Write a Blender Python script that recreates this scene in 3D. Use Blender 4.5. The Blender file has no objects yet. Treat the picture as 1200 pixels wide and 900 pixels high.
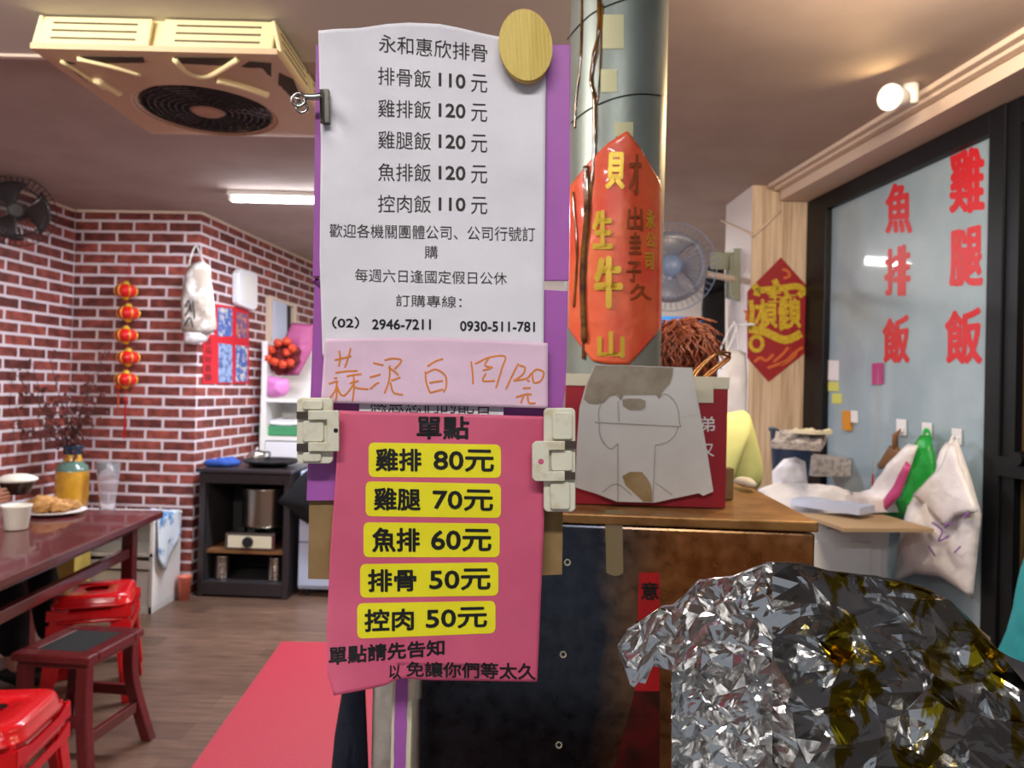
import bpy, bmesh, math, random
import numpy as np
from mathutils import Vector, Matrix, noise as mnoise
random.seed(7)
SC = bpy.context.scene
COL = SC.collection
PI = math.pi

# ------------------------------------------------------------------ camera
FPX = 870.0
ROLL = math.radians(1.4)
PITCH = math.radians(0.46)
CAMZ = 1.44
EYE = Vector((0, 0, CAMZ))
FWD = Vector((0, math.cos(PITCH), math.sin(PITCH)))
_zp = Vector((0, -math.sin(PITCH), math.cos(PITCH)))
RGT = Vector((1, 0, 0)) * math.cos(ROLL) + _zp * math.sin(ROLL)
UPV = _zp * math.cos(ROLL) - Vector((1, 0, 0)) * math.sin(ROLL)
cd = bpy.data.cameras.new('camera')
cam = bpy.data.objects.new('camera', cd)
COL.objects.link(cam)
m3 = Matrix((RGT, UPV, -FWD)).transposed()
cam.matrix_world = Matrix.Translation(EYE) @ m3.to_4x4()
cd.sensor_width = 36
cd.lens = 36 * FPX / 1200
cd.clip_start = 0.02
cd.dof.use_dof = True
cd.dof.focus_distance = 0.74
cd.dof.aperture_fstop = 9.0
SC.camera = cam

# ------------------------------------------------------------------ world, exposure, lights
def lin(h):
    h = h.lstrip('#')
    r = []
    for i in (0, 2, 4):
        c = int(h[i:i + 2], 16) / 255
        r.append(c / 12.92 if c <= 0.04045 else ((c + 0.055) / 1.055) ** 2.4)
    return (r[0], r[1], r[2], 1)
w = bpy.data.worlds.new('world')
SC.world = w
w.use_nodes = True
w.node_tree.nodes['Background'].inputs[0].default_value = lin('#c4ccd8')
w.node_tree.nodes['Background'].inputs[1].default_value = 0.55
SC.view_settings.view_transform = 'Standard'
SC.view_settings.look = 'None'
SC.view_settings.exposure = 0.0
SC.view_settings.gamma = 1.0
SC.view_settings.use_curve_mapping = False

def area(name, loc, size, power, color, target=None, spread=180):
    l = bpy.data.lights.new(name, 'AREA')
    l.shape = 'RECTANGLE'
    l.size, l.size_y = size
    l.energy = power
    l.color = lin(color)[:3]
    l.spread = math.radians(spread)
    o = bpy.data.objects.new(name, l)
    COL.objects.link(o)
    o.location = loc
    d = (Vector(target) - Vector(loc)) if target else Vector((0, 0, -1))
    o.rotation_euler = d.to_track_quat('-Z', 'Y').to_euler()
    return o
area('light_dining_back', (-1.15, 4.45, 2.50), (1.2, 0.10), 70, '#eaf0ff')
area('fill_dining_front', (-1.7, 0.9, 2.50), (1.2, 0.12), 52, '#fff6ee', (-1.5, 2.7, 1.45))  # added lamp out of view, tilted to brighten the ceiling fan's front
area('fill_counter', (-0.15, -0.55, 2.52), (1.2, 0.12), 27, '#fffaf6')  # unseen lamp added behind the camera to light the menu sheets
area('light_kitchen', (0.4, 5.6, 2.52), (1.2, 0.12), 55, '#fff6e8')
area('fill_right', (1.0, 1.6, 2.50), (0.5, 0.12), 30, '#ffe8cc', (1.35, 4.1, 1.2))  # unseen fill lamp added to brighten the pillar

# ------------------------------------------------------------------ picture measurements -> points in the room
def ray(px, py):
    return FWD + RGT * ((px - 600) / FPX) - UPV * ((py - 450) / FPX)
def PY(px, py, y):
    d = ray(px, py); return EYE + d * (y / d.y)
def PZ(px, py, z):
    d = ray(px, py); return EYE + d * ((z - CAMZ) / d.z)
def PP(px, py, p0, n):
    d = ray(px, py); return EYE + d * ((Vector(p0) - EYE).dot(n) / d.dot(n))

# ------------------------------------------------------------------ materials
def nd(nt, t, **kw):
    n = nt.nodes.new(t)
    for k, v in kw.items():
        setattr(n, k, v)
    return n
def pm(name, hexc, rough=0.5, metal=0.0, var=None, bump=None, coat=0.0, trans=0.0, emit=None, spec=0.5, ior=1.45, alpha=1.0, stretch=(1, 1, 1), sheen=0.0, sss=0.0):
    """var=(scale, hex2, lo, hi); bump=(scale, strength)"""
    m = bpy.data.materials.new(name)
    m.use_nodes = True
    nt = m.node_tree
    b = nt.nodes['Principled BSDF']
    b.inputs['Base Color'].default_value = lin(hexc)
    b.inputs['Roughness'].default_value = rough
    b.inputs['Metallic'].default_value = metal
    b.inputs['Specular IOR Level'].default_value = spec
    b.inputs['Coat Weight'].default_value = coat
    b.inputs['Coat Roughness'].default_value = 0.05
    b.inputs['Transmission Weight'].default_value = trans
    b.inputs['IOR'].default_value = ior
    b.inputs['Alpha'].default_value = alpha
    b.inputs['Sheen Weight'].default_value = sheen
    b.inputs['Subsurface Weight'].default_value = sss
    b.inputs['Subsurface Radius'].default_value = (0.01, 0.006, 0.004)
    if emit:
        b.inputs['Emission Color'].default_value = lin(emit[0])
        b.inputs['Emission Strength'].default_value = emit[1]
    if var or bump:
        tc = nd(nt, 'ShaderNodeTexCoord')
        mp = nd(nt, 'ShaderNodeMapping')
        mp.inputs['Scale'].default_value = stretch
        nt.links.new(tc.outputs['Object'], mp.inputs['Vector'])
    if var:
        n = nd(nt, 'ShaderNodeTexNoise')
        n.inputs['Scale'].default_value = var[0]
        n.inputs['Detail'].default_value = 6
        n.inputs['Roughness'].default_value = 0.6
        nt.links.new(mp.outputs[0], n.inputs['Vector'])
        r = nd(nt, 'ShaderNodeMapRange')
        r.inputs[1].default_value = var[2]; r.inputs[2].default_value = var[3]
        nt.links.new(n.outputs['Fac'], r.inputs[0])
        x = nd(nt, 'ShaderNodeMix', data_type='RGBA')
        x.inputs[6].default_value = lin(hexc); x.inputs[7].default_value = lin(var[1])
        nt.links.new(r.outputs[0], x.inputs[0])
        nt.links.new(x.outputs[2], b.inputs['Base Color'])
    if bump:
        n2 = nd(nt, 'ShaderNodeTexNoise')
        n2.inputs['Scale'].default_value = bump[0]
        n2.inputs['Detail'].default_value = 5
        nt.links.new(mp.outputs[0], n2.inputs['Vector'])
        bp = nd(nt, 'ShaderNodeBump')
        bp.inputs['Strength'].default_value = bump[1]
        bp.inputs['Distance'].default_value = 0.01
        nt.links.new(n2.outputs['Fac'], bp.inputs['Height'])
        nt.links.new(bp.outputs[0], b.inputs['Normal'])
    return m

def brick_material():
    m = bpy.data.materials.new('brick_wallpaper'); m.use_nodes = True
    nt = m.node_tree; b = nt.nodes['Principled BSDF']
    uv = nd(nt, 'ShaderNodeTexCoord')
    wob = nd(nt, 'ShaderNodeTexNoise'); wob.inputs['Scale'].default_value = 22
    nt.links.new(uv.outputs['UV'], wob.inputs['Vector'])
    vm = nd(nt, 'ShaderNodeVectorMath', operation='MULTIPLY_ADD')
    vm.inputs[1].default_value = (0.006, 0.006, 0)
    nt.links.new(wob.outputs['Color'], vm.inputs[0]); nt.links.new(uv.outputs['UV'], vm.inputs[2])
    br = nd(nt, 'ShaderNodeTexBrick')
    br.offset = 0.5
    br.inputs['Scale'].default_value = 1
    br.inputs['Brick Width'].default_value = 0.24
    br.inputs['Row Height'].default_value = 0.0745
    br.inputs['Mortar Size'].default_value = 0.0105
    br.inputs['Mortar Smooth'].default_value = 0.25
    br.inputs['Bias'].default_value = 0.0
    br.inputs['Color1'].default_value = lin('#9c4c40')
    br.inputs['Color2'].default_value = lin('#652e2a')
    br.inputs['Mortar'].default_value = lin('#d9ccd2')
    nt.links.new(vm.outputs[0], br.inputs['Vector'])
    n = nd(nt, 'ShaderNodeTexNoise'); n.inputs['Scale'].default_value = 16; n.inputs['Detail'].default_value = 8
    nt.links.new(uv.outputs['UV'], n.inputs['Vector'])
    r = nd(nt, 'ShaderNodeMapRange'); r.inputs[1].default_value = .38; r.inputs[2].default_value = .66; r.inputs[3].default_value = 0.55; r.inputs[4].default_value = 1.25
    nt.links.new(n.outputs['Fac'], r.inputs[0])
    mx = nd(nt, 'ShaderNodeMix', data_type='RGBA', blend_type='MULTIPLY')
    # mottled bricks, plain mortar
    inv = nd(nt, 'ShaderNodeMath', operation='SUBTRACT'); inv.inputs[0].default_value = 1
    nt.links.new(br.outputs['Fac'], inv.inputs[1]); nt.links.new(inv.outputs[0], mx.inputs[0])
    nt.links.new(br.outputs['Color'], mx.inputs[6]); nt.links.new(r.outputs[0], mx.inputs[7])
    nt.links.new(mx.outputs[2], b.inputs['Base Color'])
    b.inputs['Roughness'].default_value = 0.55
    bp = nd(nt, 'ShaderNodeBump'); bp.inputs['Strength'].default_value = 0.35; bp.inputs['Distance'].default_value = 0.004
    nt.links.new(inv.outputs[0], bp.inputs['Height']); nt.links.new(bp.outputs[0], b.inputs['Normal'])
    return m

def plank_material():
    m = bpy.data.materials.new('vinyl_plank'); m.use_nodes = True
    nt = m.node_tree; b = nt.nodes['Principled BSDF']
    tc = nd(nt, 'ShaderNodeTexCoord')
    br = nd(nt, 'ShaderNodeTexBrick'); br.offset = 0.37
    br.inputs['Scale'].default_value = 1
    br.inputs['Brick Width'].default_value = 0.95
    br.inputs['Row Height'].default_value = 0.15
    br.inputs['Mortar Size'].default_value = 0.0015
    br.inputs['Color1'].default_value = lin('#745a4a'); br.inputs['Color2'].default_value = lin('#5f483a'); br.inputs['Mortar'].default_value = lin('#4a3a34')
    nt.links.new(tc.outputs['Object'], br.inputs['Vector'])
    mp = nd(nt, 'ShaderNodeMapping'); mp.inputs['Scale'].default_value = (2.5, 22, 1)
    nt.links.new(tc.outputs['Object'], mp.inputs[0])
    n = nd(nt, 'ShaderNodeTexNoise'); n.inputs['Scale'].default_value = 2.0; n.inputs['Detail'].default_value = 8
    nt.links.new(mp.outputs[0], n.inputs['Vector'])
    r = nd(nt, 'ShaderNodeMapRange'); r.inputs[1].default_value = .35; r.inputs[2].default_value = .65; r.inputs[3].default_value = .68; r.inputs[4].default_value = 1.2
    nt.links.new(n.outputs['Fac'], r.inputs[0])
    mx = nd(nt, 'ShaderNodeMix', data_type='RGBA', blend_type='MULTIPLY'); mx.inputs[0].default_value = 1
    nt.links.new(br.outputs['Color'], mx.inputs[6]); nt.links.new(r.outputs[0], mx.inputs[7])
    nt.links.new(mx.outputs[2], b.inputs['Base Color'])
    b.inputs['Roughness'].default_value = 0.38
    return m

def steel_oven_material():
    m = pm('oven_steel', '#4d5058', 0.24, 1.0)
    nt = m.node_tree; b = nt.nodes['Principled BSDF']
    tc = nd(nt, 'ShaderNodeTexCoord')
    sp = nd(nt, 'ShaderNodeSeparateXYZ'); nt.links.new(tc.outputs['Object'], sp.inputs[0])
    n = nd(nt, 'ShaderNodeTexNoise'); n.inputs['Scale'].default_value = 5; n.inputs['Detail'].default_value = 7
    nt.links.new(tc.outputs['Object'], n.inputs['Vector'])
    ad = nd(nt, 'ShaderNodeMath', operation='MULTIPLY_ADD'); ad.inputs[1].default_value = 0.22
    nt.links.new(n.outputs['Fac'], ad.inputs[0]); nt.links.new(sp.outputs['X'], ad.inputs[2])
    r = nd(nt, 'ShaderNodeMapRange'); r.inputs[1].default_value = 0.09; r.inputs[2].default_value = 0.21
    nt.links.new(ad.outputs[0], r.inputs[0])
    x = nd(nt, 'ShaderNodeMix', data_type='RGBA'); x.inputs[6].default_value = lin('#474a52'); x.inputs[7].default_value = lin('#c9986a')  # warm reflection on the right side painted into the steel colour
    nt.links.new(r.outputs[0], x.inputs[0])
    n2 = nd(nt, 'ShaderNodeTexNoise'); n2.inputs['Scale'].default_value = 40; n2.inputs['Detail'].default_value = 6
    nt.links.new(tc.outputs['Object'], n2.inputs['Vector'])
    r2 = nd(nt, 'ShaderNodeMapRange'); r2.inputs[1].default_value = .35; r2.inputs[2].default_value = .7; r2.inputs[3].default_value = .72; r2.inputs[4].default_value = 1.1
    nt.links.new(n2.outputs['Fac'], r2.inputs[0])
    mx = nd(nt, 'ShaderNodeMix', data_type='RGBA', blend_type='MULTIPLY'); mx.inputs[0].default_value = 1
    nt.links.new(x.outputs[2], mx.inputs[6]); nt.links.new(r2.outputs[0], mx.inputs[7])
    nt.links.new(mx.outputs[2], b.inputs['Base Color'])
    rr = nd(nt, 'ShaderNodeMapRange'); rr.inputs[3].default_value = .16; rr.inputs[4].default_value = .42
    nt.links.new(n2.outputs['Fac'], rr.inputs[0]); nt.links.new(rr.outputs[0], b.inputs['Roughness'])
    bp = nd(nt, 'ShaderNodeBump'); bp.inputs['Strength'].default_value = .25; bp.inputs['Distance'].default_value = .006
    nt.links.new(n.outputs['Fac'], bp.inputs['Height']); nt.links.new(bp.outputs[0], b.inputs['Normal'])
    return m

M = {}
M['brick'] = brick_material()
M['plank'] = plank_material()
M['ceiling'] = pm('ceiling_paint', '#ae9c92', 0.9, var=(3, '#a49186', .4, .7))
M['foil_reflect_grey'] = pm('grey_for_foil_reflection', '#6a6a6e', 0.85)  # dark grey on unseen surfaces, picked for what the foil reflects
M['ceiling_near'] = pm('pale_ceiling_panel', '#c9c2b8', 0.85)
M['white_wall'] = pm('white_wall_paint', '#d8d0cc', 0.8)
M['wood_panel'] = pm('wood_grain_panel', '#d8c0a4', 0.6, var=(5, '#b89c80', .42, .62), stretch=(9, 9, .35))
M['black_frame'] = pm('black_aluminium', '#0d0e11', 0.45, spec=.3)
M['dark_door'] = pm('dark_door_panel', '#131b1f', 0.45, spec=.3)
M['cream_trim'] = pm('cream_trim_paint', '#d8c4b2', 0.6)
M['header'] = pm('header_paint', '#b98f74', 0.7)
M['frost'] = pm('frosted_glass', '#8fa6b3', 0.35, coat=0.8, var=(4, '#9bb0bc', .4, .65))
M['red_letter'] = pm('red_vinyl_lettering', '#c81c26', 0.4)
M['gold_strip'] = pm('brass_strip', '#a98a5e', 0.35, 0.8)
M['paper'] = pm('white_paper', '#e6e1e4', 0.75, var=(9, '#dcd6da', .4, .7), bump=(14, .25))
M['ink'] = pm('dark_ink', '#3a342f', 0.8)
M['black_ink'] = pm('black_ink', '#0c0b0d', 0.6)
M['purple'] = pm('purple_board', '#a95aaa', 0.5, var=(6, '#944a98', .4, .75))
M['kraft'] = pm('kraft_cardboard', '#96794f', 0.85, var=(20, '#85693f', .4, .65))
M['pink_sheet'] = pm('pink_paper', '#d8627e', 0.6, var=(5, '#cc5272', .4, .7), bump=(12, .15))
M['pale_pink'] = pm('pale_pink_paper', '#e6c3d4', 0.7, bump=(16, .3))
M['yellow'] = pm('yellow_print', '#f2e41c', 0.55)
M['orange_ink'] = pm('orange_marker', '#e0822a', 0.6)
M['clip_plastic'] = pm('aged_white_plastic', '#dcd6bf', 0.45, var=(60, '#c3b48c', .5, .75))
M['clip_dark'] = pm('clip_slot_spring', '#5d5147', 0.35, 0.7)
M['chrome'] = pm('worn_chrome', '#b5b1aa', 0.25, 1.0)
M['dark_metal'] = pm('dark_metal', '#5a5750', 0.35, 1.0)
M['disc'] = pm('pale_yellow_wood', '#d8bd62', 0.5, var=(50, '#c4a648', .4, .7), stretch=(1, 1, .1))
M['disc_edge'] = pm('wood_rim', '#c9a04e', 0.5)
M['galv'] = pm('galvanised_steel', '#a9b0a6', 0.45, 0.55, var=(7, '#8b9389', .35, .7), stretch=(1, 1, .5))
M['wire'] = pm('black_wire', '#22262a', 0.4, 0.6)
M['resin'] = pm('brown_resin_drip', '#8a5a1c', 0.12, 0.0, coat=1.0, var=(30, '#4e2c10', .4, .65))
M['old_tape'] = pm('yellowed_tape', '#d8d3a4', 0.5)
M['film'] = pm('clear_plastic_film', '#ffffff', 0.12, trans=1.0, ior=1.05)
M['banner'] = pm('orange_red_banner', '#ee5436', 0.4, coat=0.6, var=(5, '#f47440', .42, .6), bump=(10, .35))
M['gold'] = pm('gold_foil_print', '#e0b83c', 0.35, 0.3)
M['dull_gold'] = pm('worn_gold_print', '#9a4a1e', 0.5)
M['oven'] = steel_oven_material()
M['oven_top'] = pm('greasy_steel_top', '#a87c48', 0.4, 0.55, var=(18, '#7a5228', .4, .7))
M['red_box'] = pm('red_printed_card', '#a01c28', 0.5)
M['cream_card'] = pm('cream_card', '#d9d0b4', 0.7)
M['grey_card'] = pm('pale_grey_card', '#d6d2ca', 0.75, var=(8, '#cbc6bd', .4, .7))
M['torn'] = pm('torn_grey_card', '#a09582', 0.9, var=(25, '#8c806c', .4, .65))
M['torn_brown'] = pm('torn_brown_card', '#a48c64', 0.9, var=(25, '#94794f', .4, .65))
M['line'] = pm('cut_line', '#8d897f', 0.9)
M['white_ink'] = pm('white_ink', '#ece4dc', 0.6)
M['copper'] = pm('copper_wire', '#c98a52', 0.25, 1.0)
M['red_strip'] = pm('red_paper_strip', '#b3161e', 0.4, coat=0.4, var=(14, '#8a1014', .45, .7))
M['torn_strip'] = pm('faded_red_strip', '#6a1c1a', 0.4, 0.3, var=(22, '#3a1c16', .4, .65))
M['brown_tape'] = pm('brown_tape', '#8b7a58', 0.35)
M['red_wood'] = pm('red_lacquered_wood', '#5e1c1f', 0.28, coat=0.5, var=(6, '#4d1518', .4, .7), stretch=(6, 1, 1))
M['black_seat'] = pm('black_rattan', '#0f0d0d', 0.85, bump=(200, .4))
M['red_plastic'] = pm('red_plastic', '#c9141b', 0.22, coat=0.3)
M['red_mat'] = pm('red_mat', '#ab2c3e', 0.6, bump=(120, .25))
M['black_cloth'] = pm('black_cloth', '#121216', 0.9)
M['navy_cloth'] = pm('navy_cloth', '#171c2b', 0.9, bump=(60, .3))
M['beige_cloth'] = pm('beige_cloth', '#b5aca0', 0.85, bump=(40, .3))
M['skin'] = pm('skin', '#c89078', 0.5, sss=0.1)
M['green_shirt'] = pm('yellow_green_shirt', '#dcdb90', 0.85, var=(5, '#c2cc80', .4, .7))
M['auburn'] = pm('auburn_hair', '#8a4428', 0.45, var=(40, '#4a1c12', .4, .65))
M['teal'] = pm('teal_cloth', '#2b9aa2', 0.8, bump=(30, .3))
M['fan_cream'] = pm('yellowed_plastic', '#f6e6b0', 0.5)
M['fan_shaded'] = pm('shaded_plastic', '#d2b58e', 0.5)  # cream plastic again, with the underside's shade put into the colour
M['grille'] = pm('dark_fan_grille', '#2c2320', 0.5)
M['slot'] = pm('vent_slot', '#4a3e2c', 0.8)
M['tube'] = pm('fluorescent_tube', '#ffffff', 0.3, emit=('#f2f6ff', 32.0))
M['white_metal'] = pm('white_enamel', '#e6e4e0', 0.4)
M['bulb'] = pm('warm_bulb', '#ffffff', 0.3, emit=('#ffdcA0', 45.0))
M['cab_dark'] = pm('dark_steel_cabinet', '#4a4346', 0.35, 0.6)
M['cab_inside'] = pm('cabinet_inside', '#2c282a', 0.7)
M['steel'] = pm('kitchen_steel', '#a8a39c', 0.25, 1.0)
M['white_plastic'] = pm('white_plastic', '#e4e4e8', 0.4)
M['blue_white'] = pm('blue_white_enamel', '#b9c3dc', 0.35)
M['bag_white'] = pm('white_plastic_bag', '#f0eef0', 0.4, bump=(25, .5), var=(7, '#e2dde4', .45, .7))
M['bag_pink'] = pm('pink_plastic_bag', '#c64a86', 0.4, bump=(25, .5))
M['bag_green'] = pm('green_plastic_bag', '#1f9a3c', 0.35, bump=(25, .5), var=(9, '#2ab84c', .4, .7))
M['purple_print'] = pm('purple_print', '#8a5aa8', 0.5)
M['brown_wood'] = pm('brown_wood', '#7a5230', 0.5)
M['news'] = pm('newsprint', '#b7b0ac', 0.85, var=(50, '#8c8688', .45, .6))
M['dark_blue'] = pm('dark_blue_plastic', '#1e2f4a', 0.45)
M['cardboard'] = pm('cardboard', '#b39877', 0.85)
M['lantern'] = pm('red_lantern', '#d01a18', 0.35, coat=0.4)
M['tassel'] = pm('red_tassel', '#b01018', 0.7)
M['vase_y'] = pm('mustard_glaze', '#d8a032', 0.2, coat=0.6, var=(10, '#c08a2a', .4, .7))
M['vase_g'] = pm('green_glaze', '#5d7d70', 0.2, coat=0.6)
M['vase_b'] = pm('dark_blue_glaze', '#243a4e', 0.2, coat=0.6)
M['branch'] = pm('dry_branch', '#4a302a', 0.85)
M['bud'] = pm('dry_bud', '#5c3230', 0.8)
M['glass'] = pm('clear_glass', '#f4f0f4', 0.05, trans=0.85, ior=1.3)
M['fried'] = pm('fried_crust', '#cc9c5e', 0.7, var=(30, '#a8703a', .4, .65), bump=(60, .6))
M['floral'] = pm('blue_floral_cloth', '#c9d2da', 0.85, var=(9, '#4a78a8', .52, .6), bump=(20, .3))
M['blue_cloth'] = pm('blue_cloth', '#2c4f9e', 0.85)
M['yellow_box'] = pm('yellow_box', '#b9a04c', 0.7)
M['cup_print'] = pm('white_paper_cup', '#ebe8da', 0.5)
M['dark_soup'] = pm('dark_sauce', '#2c1c18', 0.25)
M['red_poster'] = pm('red_poster', '#c81a2c', 0.5)
M['pic_a'] = pm('blue_picture', '#3e62a8', 0.4, var=(26, '#d8d2c0', .5, .62))
M['pic_b'] = pm('violet_picture', '#6a4a7c', 0.4, var=(24, '#c98a4a', .48, .6))
M['pic_c'] = pm('pale_blue_picture', '#8fa8d0', 0.4, var=(24, '#344a86', .48, .6))
M['tote'] = pm('cream_tote', '#a89a8c', 0.85, var=(9, '#d6cfca', .45, .55))
M['pink_wrap'] = pm('pink_wrapping', '#d884c4', 0.45, bump=(20, .4))
M['pink_paper2'] = pm('dusky_pink_wrapping', '#b45a8c', 0.6, bump=(20, .4))
M['orange_fl'] = pm('orange_flower', '#e0562e', 0.6, var=(40, '#b8281e', .4, .65))
M['dark_fl'] = pm('dark_red_foliage', '#6a1c1e', 0.8)
M['green_towel'] = pm('green_plastic_tray', '#3f8a5c', 0.6)
M['diamond'] = pm('crimson_paper', '#94101c', 0.5, var=(26, '#ae2a1c', .55, .7))
M['diamond_gold'] = pm('gold_glitter', '#d2b424', 0.55, 0.0, var=(120, '#b0921c', .4, .6))
M['diamond_orange'] = pm('orange_print', '#c8642c', 0.5)
M['blue_grey'] = pm('blue_grey_plastic', '#6d7fa0', 0.4)
M['blade'] = pm('clear_grey_blade', '#77767e', 0.3)
M['green_box'] = pm('olive_grey_box', '#8d9280', 0.6)
M['blue_band'] = pm('blue_band', '#2a7ac4', 0.4)
M['leaf'] = pm('green_leaf', '#4c9a58', 0.5, var=(12, '#3a7a3c', .4, .7))
M['note_y'] = pm('yellow_note', '#cfd06a', 0.7)
M['orange_plastic'] = pm('orange_plastic', '#cf8a1e', 0.5)
M['magenta'] = pm('magenta_tag', '#b03a7c', 0.6)
M['cord'] = pm('pale_cord', '#a8a48c', 0.7)
M['rubber'] = pm('black_rubber', '#17171a', 0.6)
M['worktop'] = pm('worktop_steel', '#8c8c8c', 0.35, 0.9)
M['cup_red'] = pm('orange_pink_cup', '#d8745c', 0.4)
M['white_rag'] = pm('white_rag', '#e8dfc8', 0.85)

# ------------------------------------------------------------------ mesh helpers
class MB:
    def __init__(s):
        s.bm = bmesh.new(); s.mi = 0
        s.uv = None
    def V(s, p): return s.bm.verts.new(p)
    def F(s, vs, mi=None):
        try:
            f = s.bm.faces.new(vs)
        except ValueError:
            return None
        f.material_index = s.mi if mi is None else mi
        return f
    def box(s, c, size, rz=0.0, mat=None, mi=None):
        R = mat if mat is not None else Matrix.Rotation(rz, 3, 'Z')
        c = Vector(c); h = Vector(size) / 2
        v = [s.V(c + R @ Vector((sx * h.x, sy * h.y, sz * h.z))) for sz in (-1, 1) for sy in (-1, 1) for sx in (-1, 1)]
        for q in ((0, 2, 3, 1), (4, 5, 7, 6), (0, 1, 5, 4), (1, 3, 7, 5), (3, 2, 6, 7), (2, 0, 4, 6)):
            s.F([v[i] for i in q], mi)
        return s
    def prism(s, pts, vec, mi=None):
        pts = [Vector(p) for p in pts]; vec = Vector(vec)
        a = [s.V(p) for p in pts]; b = [s.V(p + vec) for p in pts]
        n = len(pts)
        s.F(a, mi); s.F(b[::-1], mi)
        for i in range(n):
            j = (i + 1) % n
            s.F([a[j], a[i], b[i], b[j]], mi)
        return s
    def tube(s, pts, r, n=8, cap=True, mi=None, closed=False):
        pts = [Vector(p) for p in pts]
        k = len(pts)
        rs = r if isinstance(r, (list, tuple)) else [r] * k
        rings = []
        prev = None
        for i, p in enumerate(pts):
            if closed: t = pts[(i + 1) % k] - pts[i - 1]
            else: t = pts[min(i + 1, k - 1)] - pts[max(i - 1, 0)]
            if t.length < 1e-9: t = Vector((0, 0, 1))
            t.normalize()
            if prev is None:
                u = t.orthogonal().normalized()
            else:
                u = prev - t * prev.dot(t)
                u = u.normalized() if u.length > 1e-6 else t.orthogonal().normalized()
            prev = u
            b = t.cross(u)
            rings.append([s.V(p + (u * math.cos(2 * PI * j / n) + b * math.sin(2 * PI * j / n)) * rs[i]) for j in range(n)])
        for i in range(k if closed else k - 1):
            a = rings[i]; b = rings[(i + 1) % k]
            for j in range(n):
                s.F([a[j], a[(j + 1) % n], b[(j + 1) % n], b[j]], mi)
        if cap and not closed:
            s.F(rings[0][::-1], mi); s.F(rings[-1], mi)
        return s
    def cyl(s, p0, p1, r0, r1=None, n=24, mi=None):
        return s.tube([p0, p1], [r0, r0 if r1 is None else r1], n, mi=mi)
    def lathe(s, prof, c=(0, 0, 0), n=32, mat=None, mi=None, mis=None):
        c = Vector(c); R = mat or Matrix.Identity(3)
        rings = []
        for (r, z) in prof:
            if r < 1e-5: rings.append([s.V(c + R @ Vector((0, 0, z)))])
            else: rings.append([s.V(c + R @ Vector((r * math.cos(2 * PI * j / n), r * math.sin(2 * PI * j / n), z))) for j in range(n)])
        for i in range(len(rings) - 1):
            a, b = rings[i], rings[i + 1]
            q = mis[i] if mis else mi
            for j in range(n):
                j2 = (j + 1) % n
                if len(a) == 1 and len(b) == 1: continue
                if len(a) == 1: s.F([a[0], b[j2], b[j]][::-1], q)
                elif len(b) == 1: s.F([a[j], a[j2], b[0]], q)
                else: s.F([a[j], a[j2], b[j2], b[j]], q)
        return s
    def ball(s, c, r, n=14, nz=0.0, fr=3.0, mi=None, seed=0):
        c = Vector(c); r = Vector(r) if not isinstance(r, (int, float)) else Vector((r, r, r))
        rings = []
        for i in range(n + 1):
            th = PI * i / n
            row = []
            for j in range(n * 2 if 0 < i < n else 1):
                ph = PI * j / n
                d = Vector((math.sin(th) * math.cos(ph), math.sin(th) * math.sin(ph), math.cos(th)))
                k = 1 + (nz * mnoise.noise(d * fr + Vector((seed * 3.1, seed, 0))) if nz else 0)
                row.append(s.V(c + Vector((d.x * r.x, d.y * r.y, d.z * r.z)) * k))
            rings.append(row)
        for i in range(n):
            a, b = rings[i], rings[i + 1]
            for j in range(n * 2):
                j2 = (j + 1) % (n * 2)
                if len(a) == 1: s.F([a[0], b[j], b[j2]], mi)
                elif len(b) == 1: s.F([a[j2], a[j], b[0]], mi)
                else: s.F([a[j2], a[j], b[j], b[j2]], mi)
        return s
    def grid(s, f, nu, nv, mi=None, flip=False):
        v = [[s.V(f(i / nu, j / nv)) for i in range(nu + 1)] for j in range(nv + 1)]
        for j in range(nv):
            for i in range(nu):
                q = [v[j][i], v[j + 1][i], v[j + 1][i + 1], v[j][i + 1]]
                s.F(q[::-1] if flip else q, mi)
        return s
    def pillow(s, outline, nrm, thick, rings=7, nz=0.0, fr=8.0, back=1.0, mi=None, step=None, seed=0):
        """closed cushion-like body with the given outline (star shaped about its middle)"""
        o = [Vector(p) for p in outline]; nrm = Vector(nrm).normalized()
        if step:
            q = []
            for i in range(len(o)):
                a, b = o[i], o[(i + 1) % len(o)]
                k = max(1, int((b - a).length / step))
                q += [a.lerp(b, t / k) for t in range(k)]
            o = q
        c = sum(o, Vector()) / len(o)
        def side(sg, edge):
            rows = [edge]
            for k in range(1, rings):
                t = 1 - k / rings
                d = thick * (sg if sg > 0 else sg * back) * (1 - t ** 2.2) ** 0.6
                row = []
                for p in o:
                    pt = c.lerp(p, t)
                    nn = mnoise.noise(pt * fr + Vector((seed, seed * 2, 0))) + .5 * mnoise.noise(pt * fr * 2.3)
                    row.append(s.V(pt + nrm * (d + nz * nn * (1 - t ** 3))))
                rows.append(row)
            cv = s.V(c + nrm * thick * (sg if sg > 0 else sg * back))
            n = len(o)
            for k in range(len(rows) - 1):
                for j in range(n):
                    f = [rows[k][j], rows[k][(j + 1) % n], rows[k + 1][(j + 1) % n], rows[k + 1][j]]
                    s.F(f if sg > 0 else f[::-1], mi)
            for j in range(n):
                f = [rows[-1][j], rows[-1][(j + 1) % n], cv]
                s.F(f if sg > 0 else f[::-1], mi)
        e = [s.V(p) for p in o]
        side(1, e); side(-1, e)
        return s
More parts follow.
